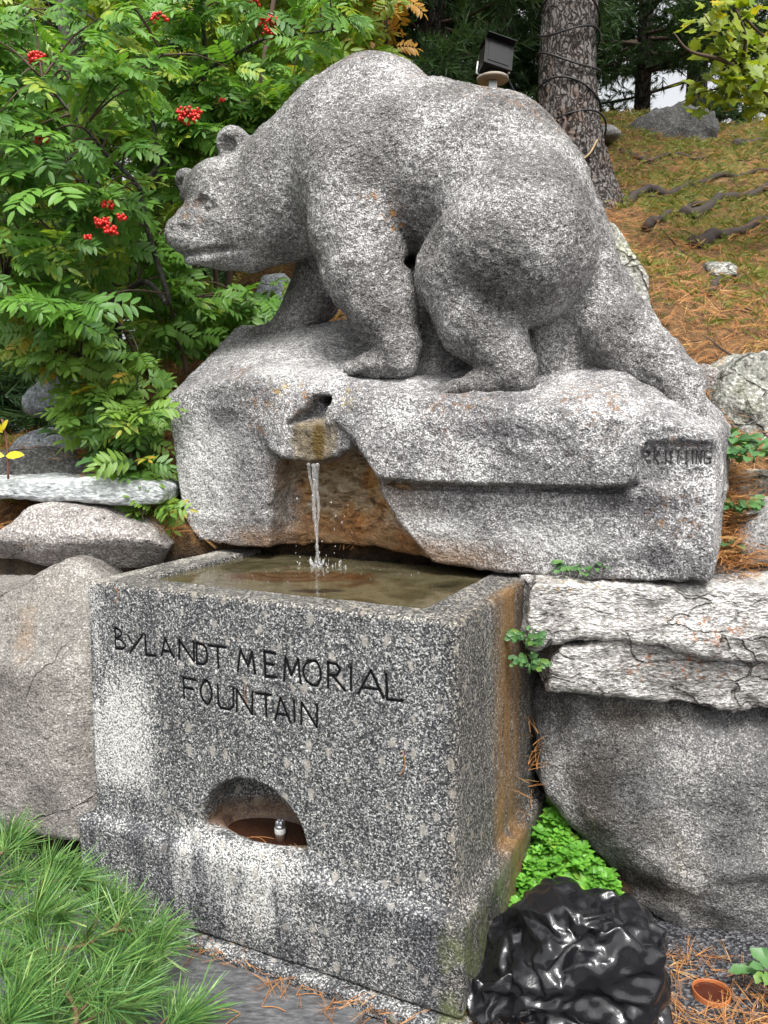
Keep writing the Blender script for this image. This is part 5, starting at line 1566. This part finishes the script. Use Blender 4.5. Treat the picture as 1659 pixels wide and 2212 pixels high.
# floodlight on a post behind the bear's back
def floodlight():
    Y = 4.6
    M_BLK = plain("black_enamel", (.008, .008, .009), .55, .25); M_GALV = plain("galvanised_steel", (.45, .46, .46), .45, .5, .7); M_DISC = plain("weathered_disc", (.30, .26, .21), .7, .3)
    M_GLASS = plain("dark_lamp_glass", (.008, .008, .009), .45, .25)
    c = aty(1064, 175, Y); k = Y / FPX
    t = thing("floodlight", "black floodlight on a metal post behind the bear's back", "lamp", (c[0], c[1], tz(c[0], c[1])))
    MB().box((c[0] - .022, c[1] - .02, tz(c[0], c[1]) - .1), (c[0] + .022, c[1] + .02, c[2] - .004)).build("post", M_GALV, t, smooth=False)
    MB().lathe([(.080, -.004), (.086, 0), (.086, .010), (.080, .014)], (c[0], c[1], c[2] + .004), 28).build("disc", M_DISC, t)
    hc = np.array(aty(1068, 133, Y)); w, hh, dp = .072, .070, .045
    R = np.array(Matrix.Rotation(.12, 3, 'Y') @ Matrix.Rotation(-.35, 3, 'X') @ Matrix.Rotation(.25, 3, 'Z'))
    def bx(name, p0, p1, mat, par):
        m_ = MB().box(p0, p1); v = m_.verts() @ R.T + hc
        return part(name, v, m_.F, mat, par, False)
    hs = bx("housing", (-w, -dp, -hh), (w, dp, hh), M_BLK, t)
    bx("rim", (-w - .008, -dp - .014, -hh - .008), (w + .008, -dp - .001, hh + .008), M_BLK, hs)
    bx("glass", (-w + .012, -dp - .017, -hh + .012), (w - .012, -dp - .0145, hh - .012), M_GLASS, hs)
    for i in range(6):
        z = -hh + .010 + i * .023
        bx("cooling_fin", (-w * .92, dp + .001, z), (w * .92, dp + .022, z + .006), M_BLK, hs)
    bx("visor", (-w - .01, -dp - .05, hh + .009), (w + .01, dp * .7, hh + .013), M_BLK, hs)
    for sx in (-1, 1):
        MB().tube([c + np.array([sx * .04, 0, .02]), c + np.array([sx * (w + .016), 0, .04]), hc + np.array([sx * (w + .016), 0, 0])], .006, 6).build("bracket", M_GALV, t)
    MB().tube(spline([hc + np.array([w, .05, -.05]), hc + np.array([w + .05, .05, -.16]), c + np.array([.07, .03, -.08]), c + np.array([.03, .02, -.3])], 6), .006, 6).build("lead", M_BLK, t)
floodlight()

# ------------------------------------------------------------------ maple sprays at the upper right
def maple_leaf():
    a = [(0, 0), (.12, .10), (.30, .08), (.22, .24), (.42, .34), (.52, .30), (.50, .50)]
    half = [(0, .0), (.20, -.12), (.34, -.08), (.30, .12), (.52, .16), (.46, .32), (.56, .50), (.34, .50), (.22, .60), (.16, .78), (0, 1.0)]
    V = [(0, 0, 0)]; n = len(half)
    R = [(y, x, .12 * abs(x)) for x, y in half]; L = [(y, -x, .12 * abs(x)) for x, y in half[1:-1]][::-1]
    V = [(.35, 0, 0)] + R + L
    k = len(V) - 1
    return np.array(V), [(0, 1 + (i + 1) % k, 1 + i) for i in range(k)]
def make_maple():
    r = random.Random(3); Yt = 5.0
    b = aty(1790, 420, Yt); b[2] = tz(b[0], b[1]) - .1
    t = thing("maple_tree", "yellow-green maple sprays hanging in at the upper right corner", "tree", b)
    top = b + np.array([-.1, .05, 3.4])
    MB().tube(spline([b, (b + top) / 2 + np.array([.06, 0, 0]), top], 8), np.linspace(.09, .04, 17), 10, wob=.04).build("trunk", M_ROWANBARK, t)
    v, f = maple_leaf(); me = mesh_data("leaf", v, f, M_MAPLE, False)
    cnt = 0; rest = []
    for pl in ([(1760, 310, 5.0), (1659, 205, 4.8), (1600, 150, 4.7), (1560, 90, 4.6), (1520, 30, 4.6)], [(1750, 260, 5.0), (1640, 200, 4.9), (1570, 190, 4.8), (1510, 200, 4.8)],
               [(1770, 220, 5.0), (1690, 120, 4.9), (1620, 50, 4.8), (1560, -20, 4.8)], [(1620, 165, 4.75), (1560, 130, 4.6), (1490, 110, 4.5), (1455, 70, 4.5)], [(1770, 150, 5.0), (1700, 40, 4.9), (1640, -40, 4.9)], [(1600, 150, 4.7), (1610, 80, 4.6), (1590, 20, 4.5)]):
        P = spline([aty(*q) for q in pl], 7)
        MB().tube(P, np.linspace(.014, .003, len(P)), 6).build("branch", M_TWIG, t)
        for i in range(4, len(P)):
            for q in range(r.randint(4, 6)):
                p = P[i] + np.array([r.gauss(0, .07), r.gauss(0, .07), r.gauss(-.01, .06)])
                d = np.array([r.gauss(0, .6), r.gauss(-.2, .5), r.uniform(-1.0, .1)])
                M = frame_matrix(p, d, (r.gauss(0, .4), -.7 + r.gauss(0, .4), .7)) @ Matrix.Scale(r.uniform(.055, .085), 4)
                if cnt < 300: place("leaf", me, t, M)
                cnt += 1
make_maple()

# ------------------------------------------------------------------ helpers for things lying on the bank
def on_bank(u, v, z_off=0.0):
    r = ray(u, v); ys = np.arange(2.75, 14, .015); p = EYE + np.outer(ys / r[1], r)
    dz = p[:, 2] - terr(p[:, 0], p[:, 1]) - z_off; k = int(np.argmax(dz < 0))
    return p[k] if (dz < 0).any() else p[-1]
def needle_tmpl(seed, n=2, bend=.12, w=.02):
    """a fallen pair of needles, unit length, lying along X"""
    r = np.random.default_rng(seed); V = []; Fc = []
    for i in range(n):
        a = r.normal(0, .16); b = r.normal(0, bend); k = len(V)
        for t in (0, .5, 1):
            c = np.array([t * math.cos(a), t * math.sin(a) + b * t * t, .06 * math.sin(t * 3.1) * r.random()])
            nn = np.array([-math.sin(a), math.cos(a), .4]); ww = w * (1 - .6 * t)
            V += [c - nn * ww * .5, c + nn * ww * .5]
        for q in (0, 2): Fc += [(k + q, k + q + 1, k + q + 3), (k + q, k + q + 3, k + q + 2)]
    return np.array(V), Fc
NEED = [needle_tmpl(i, 1 + i % 3) for i in range(6)]
def scatter(name, label, cat, tm, P, Nn, size, mat, seed, tilt=.25, parent=None):
    rg = np.random.default_rng(seed); Ms = []
    for p, n in zip(P, Nn):
        a = rg.uniform(0, 6.283); d = np.array([math.cos(a), math.sin(a), 0]); d = d - n * (d @ n) + n * abs(rg.normal(0, tilt))
        Ms.append(fm_np(p, d, n + rg.normal(0, .25, 3), rg.uniform(*size)))
    o = join_fast(name, tm, [int(i) for i in rg.integers(len(tm), size=len(Ms))], Ms, parent, mat, rg.random(len(Ms)))
    return tag(o, label, cat, kind="stuff")
def bank_points(n, x0, x1, y0, y1, seed, keep=None, lift=.006):
    rg = np.random.default_rng(seed)
    x = rg.uniform(x0, x1, n); y = y0 + (y1 - y0) * rg.random(n) ** 1.3
    if keep is not None:
        k = keep(x, y, rg); x, y = x[k], y[k]
    z = terr(x, y); e = .03
    nx = -(terr(x + e, y) - z) / e; ny = -(terr(x, y + e) - z) / e
    N = np.stack([nx, ny, np.ones_like(x)], 1); N /= np.linalg.norm(N, axis=1, keepdims=True)
    return np.stack([x, y, z], 1) + N * (lift + np.abs(rg.normal(0, .012, len(x))))[:, None], N
def green_zone(x, y):
    P = np.stack([x, y, np.zeros_like(x)], 1)
    return np.clip(np.clip((y - 4.2) / 1.6, 0, 1) * .55 + .9 * fbm(P, 1.3, 4, 44), 0, 1)
kp = lambda x, y, rg: (rg.random(len(x)) > .60 * green_zone(x, y)) & (y > ywall(x) + .02)
P, N = bank_points(52000, .3, 4.6, 2.75, 9.5, 1, kp)
scatter("fallen_needles", "brown fallen pine needles covering the bank right of the bear", "pine needles", NEED, P, N, (.06, .11), M_LITTER, 2)
P, N = bank_points(26000, -3.2, .3, 3.0, 7.0, 3, kp)
scatter("fallen_needles", "brown fallen pine needles on the bank left of and behind the bear's head", "pine needles", NEED, P, N, (.06, .11), M_LITTER, 4)
# grass on the upper bank
def blade_tmpl(seed, n=6):
    r = np.random.default_rng(seed); V = []; Fc = []
    for i in range(n):
        o = np.array([r.normal(0, .25), r.normal(0, .25), 0]); d = np.array([r.normal(0, .55), r.normal(0, .55), 1.0]); k = len(V)
        s_ = np.array([r.normal(), r.normal(), 0]); s_ /= np.linalg.norm(s_); L = r.uniform(.5, 1)
        V += [o - s_ * .045, o + s_ * .045, o + d * L * .6, o + d * L + np.array([d[0], d[1], -.3]) * L * .5]
        Fc += [(k, k + 1, k + 2), (k, k + 2, k + 3)]
    return np.array(V), Fc
BLADE = [blade_tmpl(i) for i in range(5)]
def scatter_up(name, label, cat, tm, P, N, size, mat, seed):
    rg = np.random.default_rng(seed); Ms = []
    for p, n in zip(P, N):
        a = rg.uniform(0, 6.283); up = n * .5 + np.array([0, 0, .5]); d = np.cross(up, [math.cos(a), math.sin(a), .1])
        Ms.append(fm_np(p, d, up, rg.uniform(*size)))
    o = join_fast(name, tm, [int(i) for i in rg.integers(len(tm), size=len(Ms))], Ms, None, mat, rg.random(len(Ms)))
    return tag(o, label, cat, kind="stuff")
kg = lambda x, y, rg: (rg.random(len(x)) < green_zone(x, y)) & (y > ywall(x) + .3)
P, N = bank_points(34000, .2, 5.5, 3.2, 10.0, 7, kg, .0)
scatter_up("grass", "short yellow-green grass on the upper bank", "grass", BLADE, P, N, (.025, .05), M_GRASS, 8)
P, N = bank_points(5000, -3.5, 0, 3.3, 7.5, 9, kg, .0)
scatter_up("grass", "thin grass on the left bank under the rowans", "grass", BLADE, P, N, (.03, .06), M_GRASS, 10)

# dead twigs and cone scales in the litter
def stick_tmpl(seed):
    r = np.random.default_rng(seed); m = MB()
    p = [np.zeros(3)]
    for i in range(4): p.append(p[-1] + np.array([.25, r.normal(0, .06), r.normal(0, .02)]))
    m.tube(p, [.03, .026, .022, .016, .008], 4, cap=False)
    return m.verts(), [t for f in m.F for t in ((f[0], f[1], f[2]), (f[0], f[2], f[3]))]
STICK = [stick_tmpl(i) for i in range(4)]
P, N = bank_points(420, .5, 4.6, 2.95, 8.5, 51, lambda x, y, rg: y > ywall(x) + .15)
scatter("dead_twigs", "small dead twigs lying in the litter on the right bank", "twigs", STICK, P, N, (.05, .22), M_ROOT, 52, .1)
P, N = bank_points(160, -2.6, .3, 3.3, 6.5, 53, lambda x, y, rg: y > ywall(x) + .15)
scatter("dead_twigs", "small dead twigs lying in the litter on the left bank", "twigs", STICK, P, N, (.05, .2), M_ROOT, 54, .1)

# needle drifts on stones and paving
PIPE_C = onz(1537, 2128, .03)
def drift(label, pts, n, spread, zf, seed, size=(.05, .09)):
    rg = np.random.default_rng(seed); P = []
    for i in range(n):
        a = rg.integers(len(pts) - 1); t = rg.random(); p = np.array(pts[a]) * (1 - t) + np.array(pts[a + 1]) * t
        q = p + np.array([rg.normal(0, spread), rg.normal(0, spread * .6), abs(rg.normal(0, zf))])
        if np.hypot(q[0] - PIPE_C[0], q[1] - PIPE_C[1]) > .09: P.append(q)
    N = np.tile(np.array([0, -.15, 1.0]), (len(P), 1))
    return scatter("fallen_needles", label, "pine needles", NEED, P, N, size, M_LITTER, seed, .15)
drift("line of dry needles along the top of the pale ledge", [aty(1250, 1258, 2.52), aty(1400, 1262, 2.50), aty(1560, 1266, 2.52), aty(1650, 1262, 2.55)], 260, .03, .008, 21)
drift("heap of straw-coloured needles in the gap right of the block", [aty(1560, 1020, 2.95), aty(1580, 1110, 2.80), aty(1585, 1180, 2.70), aty(1575, 1240, 2.58)], 1700, .055, .025, 22)
drift("reddish needles on the dark ledge at the left", [aty(40, 970, 3.5), aty(120, 985, 3.42), aty(230, 1000, 3.40), aty(300, 1010, 3.42)], 420, .05, .012, 23)
drift("needles on the flat slab under the weeds at the left", [aty(180, 1033, 3.2), aty(260, 1034, 3.2), aty(330, 1036, 3.25)], 130, .05, .008, 24)
drift("dry needles on the grit round the orange pipe", [onz(1478, 2075, .006), onz(1500, 2110, .006), onz(1580, 2150, .006), onz(1650, 2190, .006)], 190, .07, .006, 25, (.05, .10))
drift("dry needles on the grit at the lower right corner", [onz(1470, 2230, .006), onz(1560, 2200, .006), onz(1670, 2230, .006)], 200, .08, .006, 26, (.05, .10))
drift("needles caught along the foot of the base slab", [W3(-.95, -.085, .03), W3(-.5, -.09, .03), W3(-.1, -.088, .03)], 70, .018, .004, 27)
drift("brown needles lodged between trough and bag", [W3(.075, -.03, .02), W3(.09, .10, .05)], 60, .02, .02, 28)
drift("dry needles and stalks hanging in the gap beside the trough", [W3(.055, .50, .36), W3(.05, .53, .50), W3(.045, .56, .62)], 26, .012, .02, 29)
def lone_needle(label, P, r_=.0013):
    m = MB().tube(spline(P, 5), [r_] * (5 * (len(P) - 1) + 1), 4)
    return tag(m.build("pine_needle", M_LITTER, None), label, "needle")
lone_needle("dry curved needle stuck beside the F of FOUNTAIN", [W3(-.640, -.004, .850), W3(-.652, -.005, .815), W3(-.645, -.003, .785)])
lone_needle("dry needle stuck right of the lettering on the trough's front", [W3(-.150, -.003, .735), W3(-.142, -.006, .70), W3(-.158, -.003, .665)])
lone_needle("dry needle lying on the trough's left rim corner", [W3(-1.135, -.004, 1.085), W3(-1.120, .0, 1.06), W3(-1.14, -.003, 1.035)])
for k_, (pa, pb) in enumerate((((-.70, .06, .3355), (-.62, .09, .3355)), ((-.69, .07, .336), (-.63, .06, .336)), ((-.56, .08, .336), (-.49, .05, .336)), ((-.55, .09, .337), (-.50, .045, .337)))):
    a_, b_ = W3(*pa), W3(*pb)
    tag(MB().tube(spline([a_, (a_ + b_) / 2 + np.array([.004, .006, .001]), b_], 4), .0012, 4).build("pine_needle", M_LITTER, None), "thin dry needle floating on the niche's brown water", "needle", "needles in the niche")
r_ = random.Random(8)
for u, v in ((565, 2175), (1160 * .54, 2120), (430, 2060), (640, 2150), (520, 2190), (330, 2090), (700, 2190), (460, 2010)):
    c = onz(u, v, .0245)
    for q in range(2):
        a = r_.uniform(0, 6.28)
        e = c + np.array([math.cos(a), math.sin(a), 0]) * .07
        tag(MB().tube(spline([c, (c + e) / 2 + np.array([.004, .004, .003]), e], 4), .0013, 4).build("pine_needle", M_LITTER, None), "dry orange needle lying on the dark paving", "needle", "needles on the paving")

# ------------------------------------------------------------------ pine bough, lower left
def tuft(seed, n=105, L=.100):
    r = np.random.default_rng(seed); V = []; Fc = []
    for i in range(n):
        t = r.random(); o = np.array([-.055 + .06 * t, 0, 0])
        sp = r.uniform(.25, 1.5) * (1.1 - .3 * t); az = r.uniform(0, 6.283)
        d = np.array([math.cos(sp), math.sin(sp) * math.cos(az), math.sin(sp) * math.sin(az)])
        g = np.array([.25, 0, -.12 + .1 * r.normal()]); ln = L * r.uniform(.75, 1.1)
        s_ = np.cross(d, r.normal(size=3)); s_ /= np.linalg.norm(s_); k = len(V)
        for q, w in ((0, 1), (.4, 1), (.75, .8), (1, .15)):
            c = o + d * ln * q + g * ln * .35 * q * q
            V += [c - s_ * .00125 * w, c + s_ * .00125 * w]
        for q in (0, 2, 4): Fc.append((k + q, k + q + 1, k + q + 3, k + q + 2))
    return np.array(V), Fc
TUFT = []
for _i in range(5):
    _v, _f = tuft(_i); _me = mesh_data("needle_tuft", _v, _f, M_NEEDLE, True)
    float_attr(_me, "tint", np.repeat(np.random.default_rng(_i).random(len(_v) // 8), 8)); TUFT.append(_me)
def make_bough():
    t = thing("pine_bough", "long-needled green pine bough reaching in at the lower left corner", "pine branch", onz(0, 2300, .02))
    r = random.Random(12)
    def pt(u, v, z): return onz(u, v, z)
    twigs = [
        ([(-60, 2330, .30), (60, 2290, .32), (150, 2225, .33), (165, 2190, .33), (140, 2140, .34), (100, 2105, .35), (60, 2080, .36)], .007),
        ([(160, 2200, .33), (195, 2160, .31), (215, 2125, .30)], .004),
        ([(150, 2225, .33), (215, 2190, .27), (260, 2160, .24)], .0035),
        ([(-60, 2120, .38), (60, 2060, .36), (170, 2045, .33), (240, 2010, .30), (270, 1975, .28)], .006),
        ([(170, 2045, .33), (205, 2000, .31), (210, 1960, .31)], .004),
        ([(240, 2010, .30), (310, 2010, .22), (360, 2010, .18)], .004),
        ([(-60, 1925, .42), (40, 1915, .40), (110, 1905, .38), (170, 1895, .36)], .005),
        ([(90, 1908, .38), (180, 1920, .33), (230, 1925, .30)], .004),
        ([(-60, 1880, .46), (10, 1840, .46), (35, 1825, .46)], .005),
        ([(-60, 2020, .42), (40, 1990, .38), (100, 1965, .36)], .005),
        ([(200, 2300, .20), (250, 2240, .18), (275, 2190, .16), (285, 2160, .15)], .004),
        ([(300, 2290, .12), (350, 2210, .10), (390, 2180, .09)], .0035),
        ([(-40, 2230, .36), (20, 2200, .36), (60, 2170, .36)], .005),
    ]
    tips = []
    for pl, w in twigs:
        P = spline([pt(*q) for q in pl], 5)
        MB().tube(P, np.linspace(w, w * .6, len(P)), 7, wob=.12, seed=len(tips)).build("twig", M_PINETWIG, t)
        d = P[-1] - P[-3]; tips.append((P[-1], d))
        for i in range(6, len(P) - 2, 6):
            if r.random() < .25: tips.append((P[i], P[i] - P[i - 2] + np.array([r.gauss(0, .02), r.gauss(0, .02), .015])))
    extra = [(20, 1805, .47), (110, 1865, .40), (40, 1895, .42), (150, 1890, .37), (90, 1935, .39), (205, 1925, .32), (15, 1960, .42), (140, 1985, .36), (250, 1965, .28), (60, 2025, .39), (185, 2030, .32),
             (290, 2025, .22), (345, 2045, .17), (240, 2085, .25), (10, 2090, .40), (110, 2085, .36), (170, 2105, .31), (40, 2150, .38), (225, 2150, .25), (110, 2200, .34), (20, 2210, .38), (190, 2200, .28), (-25, 2020, .43),
             (310, 2075, .19), (-20, 1900, .44), (75, 1985, .40), (250, 2030, .26), (150, 2150, .32)]
    for u, v, z in extra:
        p = pt(u, v, z); a = r.gauss(.2, 1.3)
        tips.append((p, np.array([.75 * math.cos(a), .4 * math.sin(a) - .45, r.uniform(.25, .9)])))
    for p, d in tips:
        d = d / (np.linalg.norm(d) + 1e-9)
        place("needle_tuft", TUFT[r.randrange(5)], t, frame_matrix(p, d, (r.gauss(0, .3), r.gauss(0, .3), 1)) @ Matrix.Scale(r.uniform(.85, 1.2), 4))
    for u, v, z, q in ((285, 2130, .16, 1.25), (310, 2145, .14, 1.0), (415, 2190, .085, 1.3), (395, 2205, .09, 1.0)):
        a = r.uniform(-.2, .9)
        place("needle_tuft", TUFT[r.randrange(5)], t, frame_matrix(pt(u, v, z), (math.cos(a), .5 * math.sin(a) + .1, .25), (0, 0, 1)) @ Matrix.Scale(q, 4))
make_bough()

# ------------------------------------------------------------------ leafy weeds and ground cover
def lobed(n=5, L=1.0, Wd=.34, seed=0):
    """a toothed, lobed leaf along +X, cupped"""
    r = random.Random(seed); up = []
    for i in range(n * 2 + 1):
        t = i / (n * 2); w = Wd * math.sin(math.pi * min(1, .12 + t * .88)) ** .6 * (.35 + .75 * t) * (1.0 if i % 2 else .68) * r.uniform(.9, 1.1)
        if i == 0: w = .03
        if i == n * 2: w = .0
        up.append((t * L, w))
    V = [(x, 0, .10 * math.sin(x * 3) - .15 * x * x) for x, w in up] + [(x, w, .10 * math.sin(x * 3) - .15 * x * x + .35 * w) for x, w in up] + [(x, -w, .10 * math.sin(x * 3) - .15 * x * x + .35 * w) for x, w in up]
    k = len(up); Fc = []
    for i in range(k - 1):
        Fc += [(i, i + 1, k + i + 1), (i, k + i + 1, k + i), (i, 2 * k + i + 1, i + 1), (i, 2 * k + i, 2 * k + i + 1)]
    return np.array(V), Fc
LOB = [lobed(4 + i % 2, 1, .36 + .05 * i, i) for i in range(4)]
SPOON = [lobed(2, 1, .42, 9 + i) for i in range(3)]
def rosette(name, label, centre, n, size, seed, mat=M_WEED, tm=None, spread=.05, up=(0, -.4, .9), cat="weed", group=None):
    r = random.Random(seed); c = np.array(centre); tm = tm or LOB
    t = thing(name, label, cat, c, group)
    mes = [mesh_data("leaf", v, f, mat, True) for v, f in tm]
    MB().tube([c, c + np.array([0, 0, .03])], [.005, .003], 5).build("stem", M_WEED, t)
    for i in range(n):
        a = i * 2.4 + r.uniform(-.3, .3); q = math.sqrt(i / n)
        p = c + np.array([math.cos(a) * q * spread, math.sin(a) * q * spread * .6, .02 + r.uniform(0, .03)])
        d = np.array([math.cos(a) * (.4 + q), math.sin(a) * (.4 + q) - .25, .55 * (1 - q) + r.uniform(-.35, .2)])
        place("leaf", mes[r.randrange(len(mes))], t, frame_matrix(p, d, np.array(up) + np.array([r.gauss(0, .25), r.gauss(0, .2), 0])) @ Matrix.Scale(r.uniform(*size), 4))
    return t
rosette("weed", "grey-green toothed weed growing from the gap beside the block's signature", aty(1572, 975, 2.93), 44, (.04, .075), 1, spread=.085)
rosette("weed", "spreading toothed weed at the right edge under the mossy boulder", aty(1628, 1000, 2.85), 56, (.045, .085), 2, spread=.13)
rosette("weed", "lower toothed weed between the block and the pale angular stone", aty(1592, 1118, 2.78), 50, (.035, .065), 3, spread=.10)
rosette("weed", "small green weed low in the straw-coloured needles", aty(1568, 1205, 2.66), 12, (.03, .05), 4, spread=.05)
rosette("weed", "clump of small weeds at the foot of the block on the pale ledge", aty(1265, 1248, 2.50), 60, (.022, .038), 5, spread=.085, tm=SPOON)
rosette("weed", "single little weed sprouting further right on the pale ledge", aty(1400, 1246, 2.50), 11, (.03, .055), 6, spread=.03, tm=SPOON, up=(0, -.8, .4))
rosette("weed", "bluish weed hanging in the crack between trough and pale ledge", aty(1137, 1400, 2.36), 46, (.018, .034), 7, spread=.045, tm=SPOON, up=(-.2, -.9, .3))
rosette("weed", "lower weed tuft in the crack beside the trough", aty(1143, 1455, 2.35), 44, (.018, .034), 8, spread=.045, tm=SPOON, up=(-.2, -.9, .3))
rosette("weed", "green weed at the right edge of the gritty ground", onz(1668, 2125, .03), 20, (.04, .07), 9, spread=.06, tm=SPOON)
rosette("weed", "pale toothed weed under the rowan shoots at the left", aty(150, 950, 3.45), 14, (.05, .09), 10, spread=.06)
rosette("weed", "long-leaved weed beside the end of the flat blue-grey slab", aty(245, 1020, 3.15), 7, (.10, .15), 11, spread=.02)
def yellow_sprig():
    b = aty(18, 1035, 3.0)
    t = thing("sprig", "reddish sprig with two yellow leaves at the left edge", "plant", b)
    MB().tube(spline([b, aty(17, 985, 3.0), aty(12, 940, 3.0), aty(4, 905, 3.0)], 4), .004, 5).build("stem", plain("red_stem", (.16, .06, .04)), t)
    for u, v, d, s_ in ((12, 985, (.9, -.2, .1), .075), (10, 985, (-.9, -.2, .1), .09), (6, 935, (-.3, -.3, .5), .07), (4, 930, (.4, -.2, .6), .05)):
        v_, f_ = leaflet(1.0, .22, .2, .1)
        place("leaf", mesh_data("leaf", v_, f_, M_YELLOW, True), t, frame_matrix(aty(u, v, 2.99), d, (0, -.8, .5)) @ Matrix.Scale(s_, 4))
yellow_sprig()
def ground_cover():
    """bright little rosettes crowding the wedge between trough and boulder, on a bank of earth"""
    rg = np.random.default_rng(5)
    edge = [(1088, 2050), (1100, 1960), (1130, 1860), (1165, 1800), (1185, 1735), (1205, 1735), (1222, 1800), (1258, 1830), (1300, 1880), (1335, 1915), (1330, 1960), (1230, 1990), (1140, 2080)]
    def z_at(u, v): return np.interp(v, [1700, 1800, 1900, 2000, 2080], [.34, .25, .16, .09, .04])
    # earth
    V = []; ring = [onz(u, v, z_at(u, v) - .03) for u, v in edge]
    ring = [p + (p - np.mean(ring, 0)) * np.array([.25, .25, 0]) for p in ring]
    c = np.mean(ring, 0)
    n = len(ring); Vv = [c] + ring + [p - np.array([0, 0, p[2] + .02]) for p in ring]
    Fc = [(0, 1 + (i + 1) % n, 1 + i) for i in range(n)] + [(1 + i, 1 + (i + 1) % n, 1 + n + (i + 1) % n, 1 + n + i) for i in range(n)]
    m = Mat("dark_earth"); me = m.fin(m.mix(m.noise(40, 5), (.012, .009, .006), (.05, .035, .02)), .95, .1, m.noise(40, 5), .8, .01)
    o = part("earth", Vv, Fc, me); o["kind"] = "structure"
    tm = []
    for s_ in range(4):
        mb = MB(); r = random.Random(s_)
        for i in range(9):
            v, f = SPOON[i % 3]; a = i * 2.4; d = (math.cos(a), math.sin(a), .45 + .5 * (i < 4))
            M = np.array(frame_matrix((0, 0, 0), d, (0, 0, 1))); mb.add(v @ M[:3, :3].T * r.uniform(.7, 1.1), f)
        tm.append((mb.verts(), mb.F))
    Ms = []; pe = np.array(edge, float)
    while len(Ms) < 460:
        u, v = rg.uniform(pe.min(0), pe.max(0))
        if poly2d(np.array([u]), np.array([v]), pe)[0] > 0: continue
        p = onz(u, v, z_at(u, v) + rg.uniform(-.02, .02))
        Ms.append(fm_np(p, np.array([rg.normal(), rg.normal(), 0]), np.array([rg.normal(0, .2), -.35, 1.0]), rg.uniform(.026, .044)))
    tag(join_fast("ground_cover", tm, [int(i) for i in rg.integers(4, size=len(Ms))], Ms, None, M_COVER, rg.random(len(Ms))),
        "bright green ground cover in the wedge between trough and dark boulder", "ground cover", kind="stuff")
ground_cover()
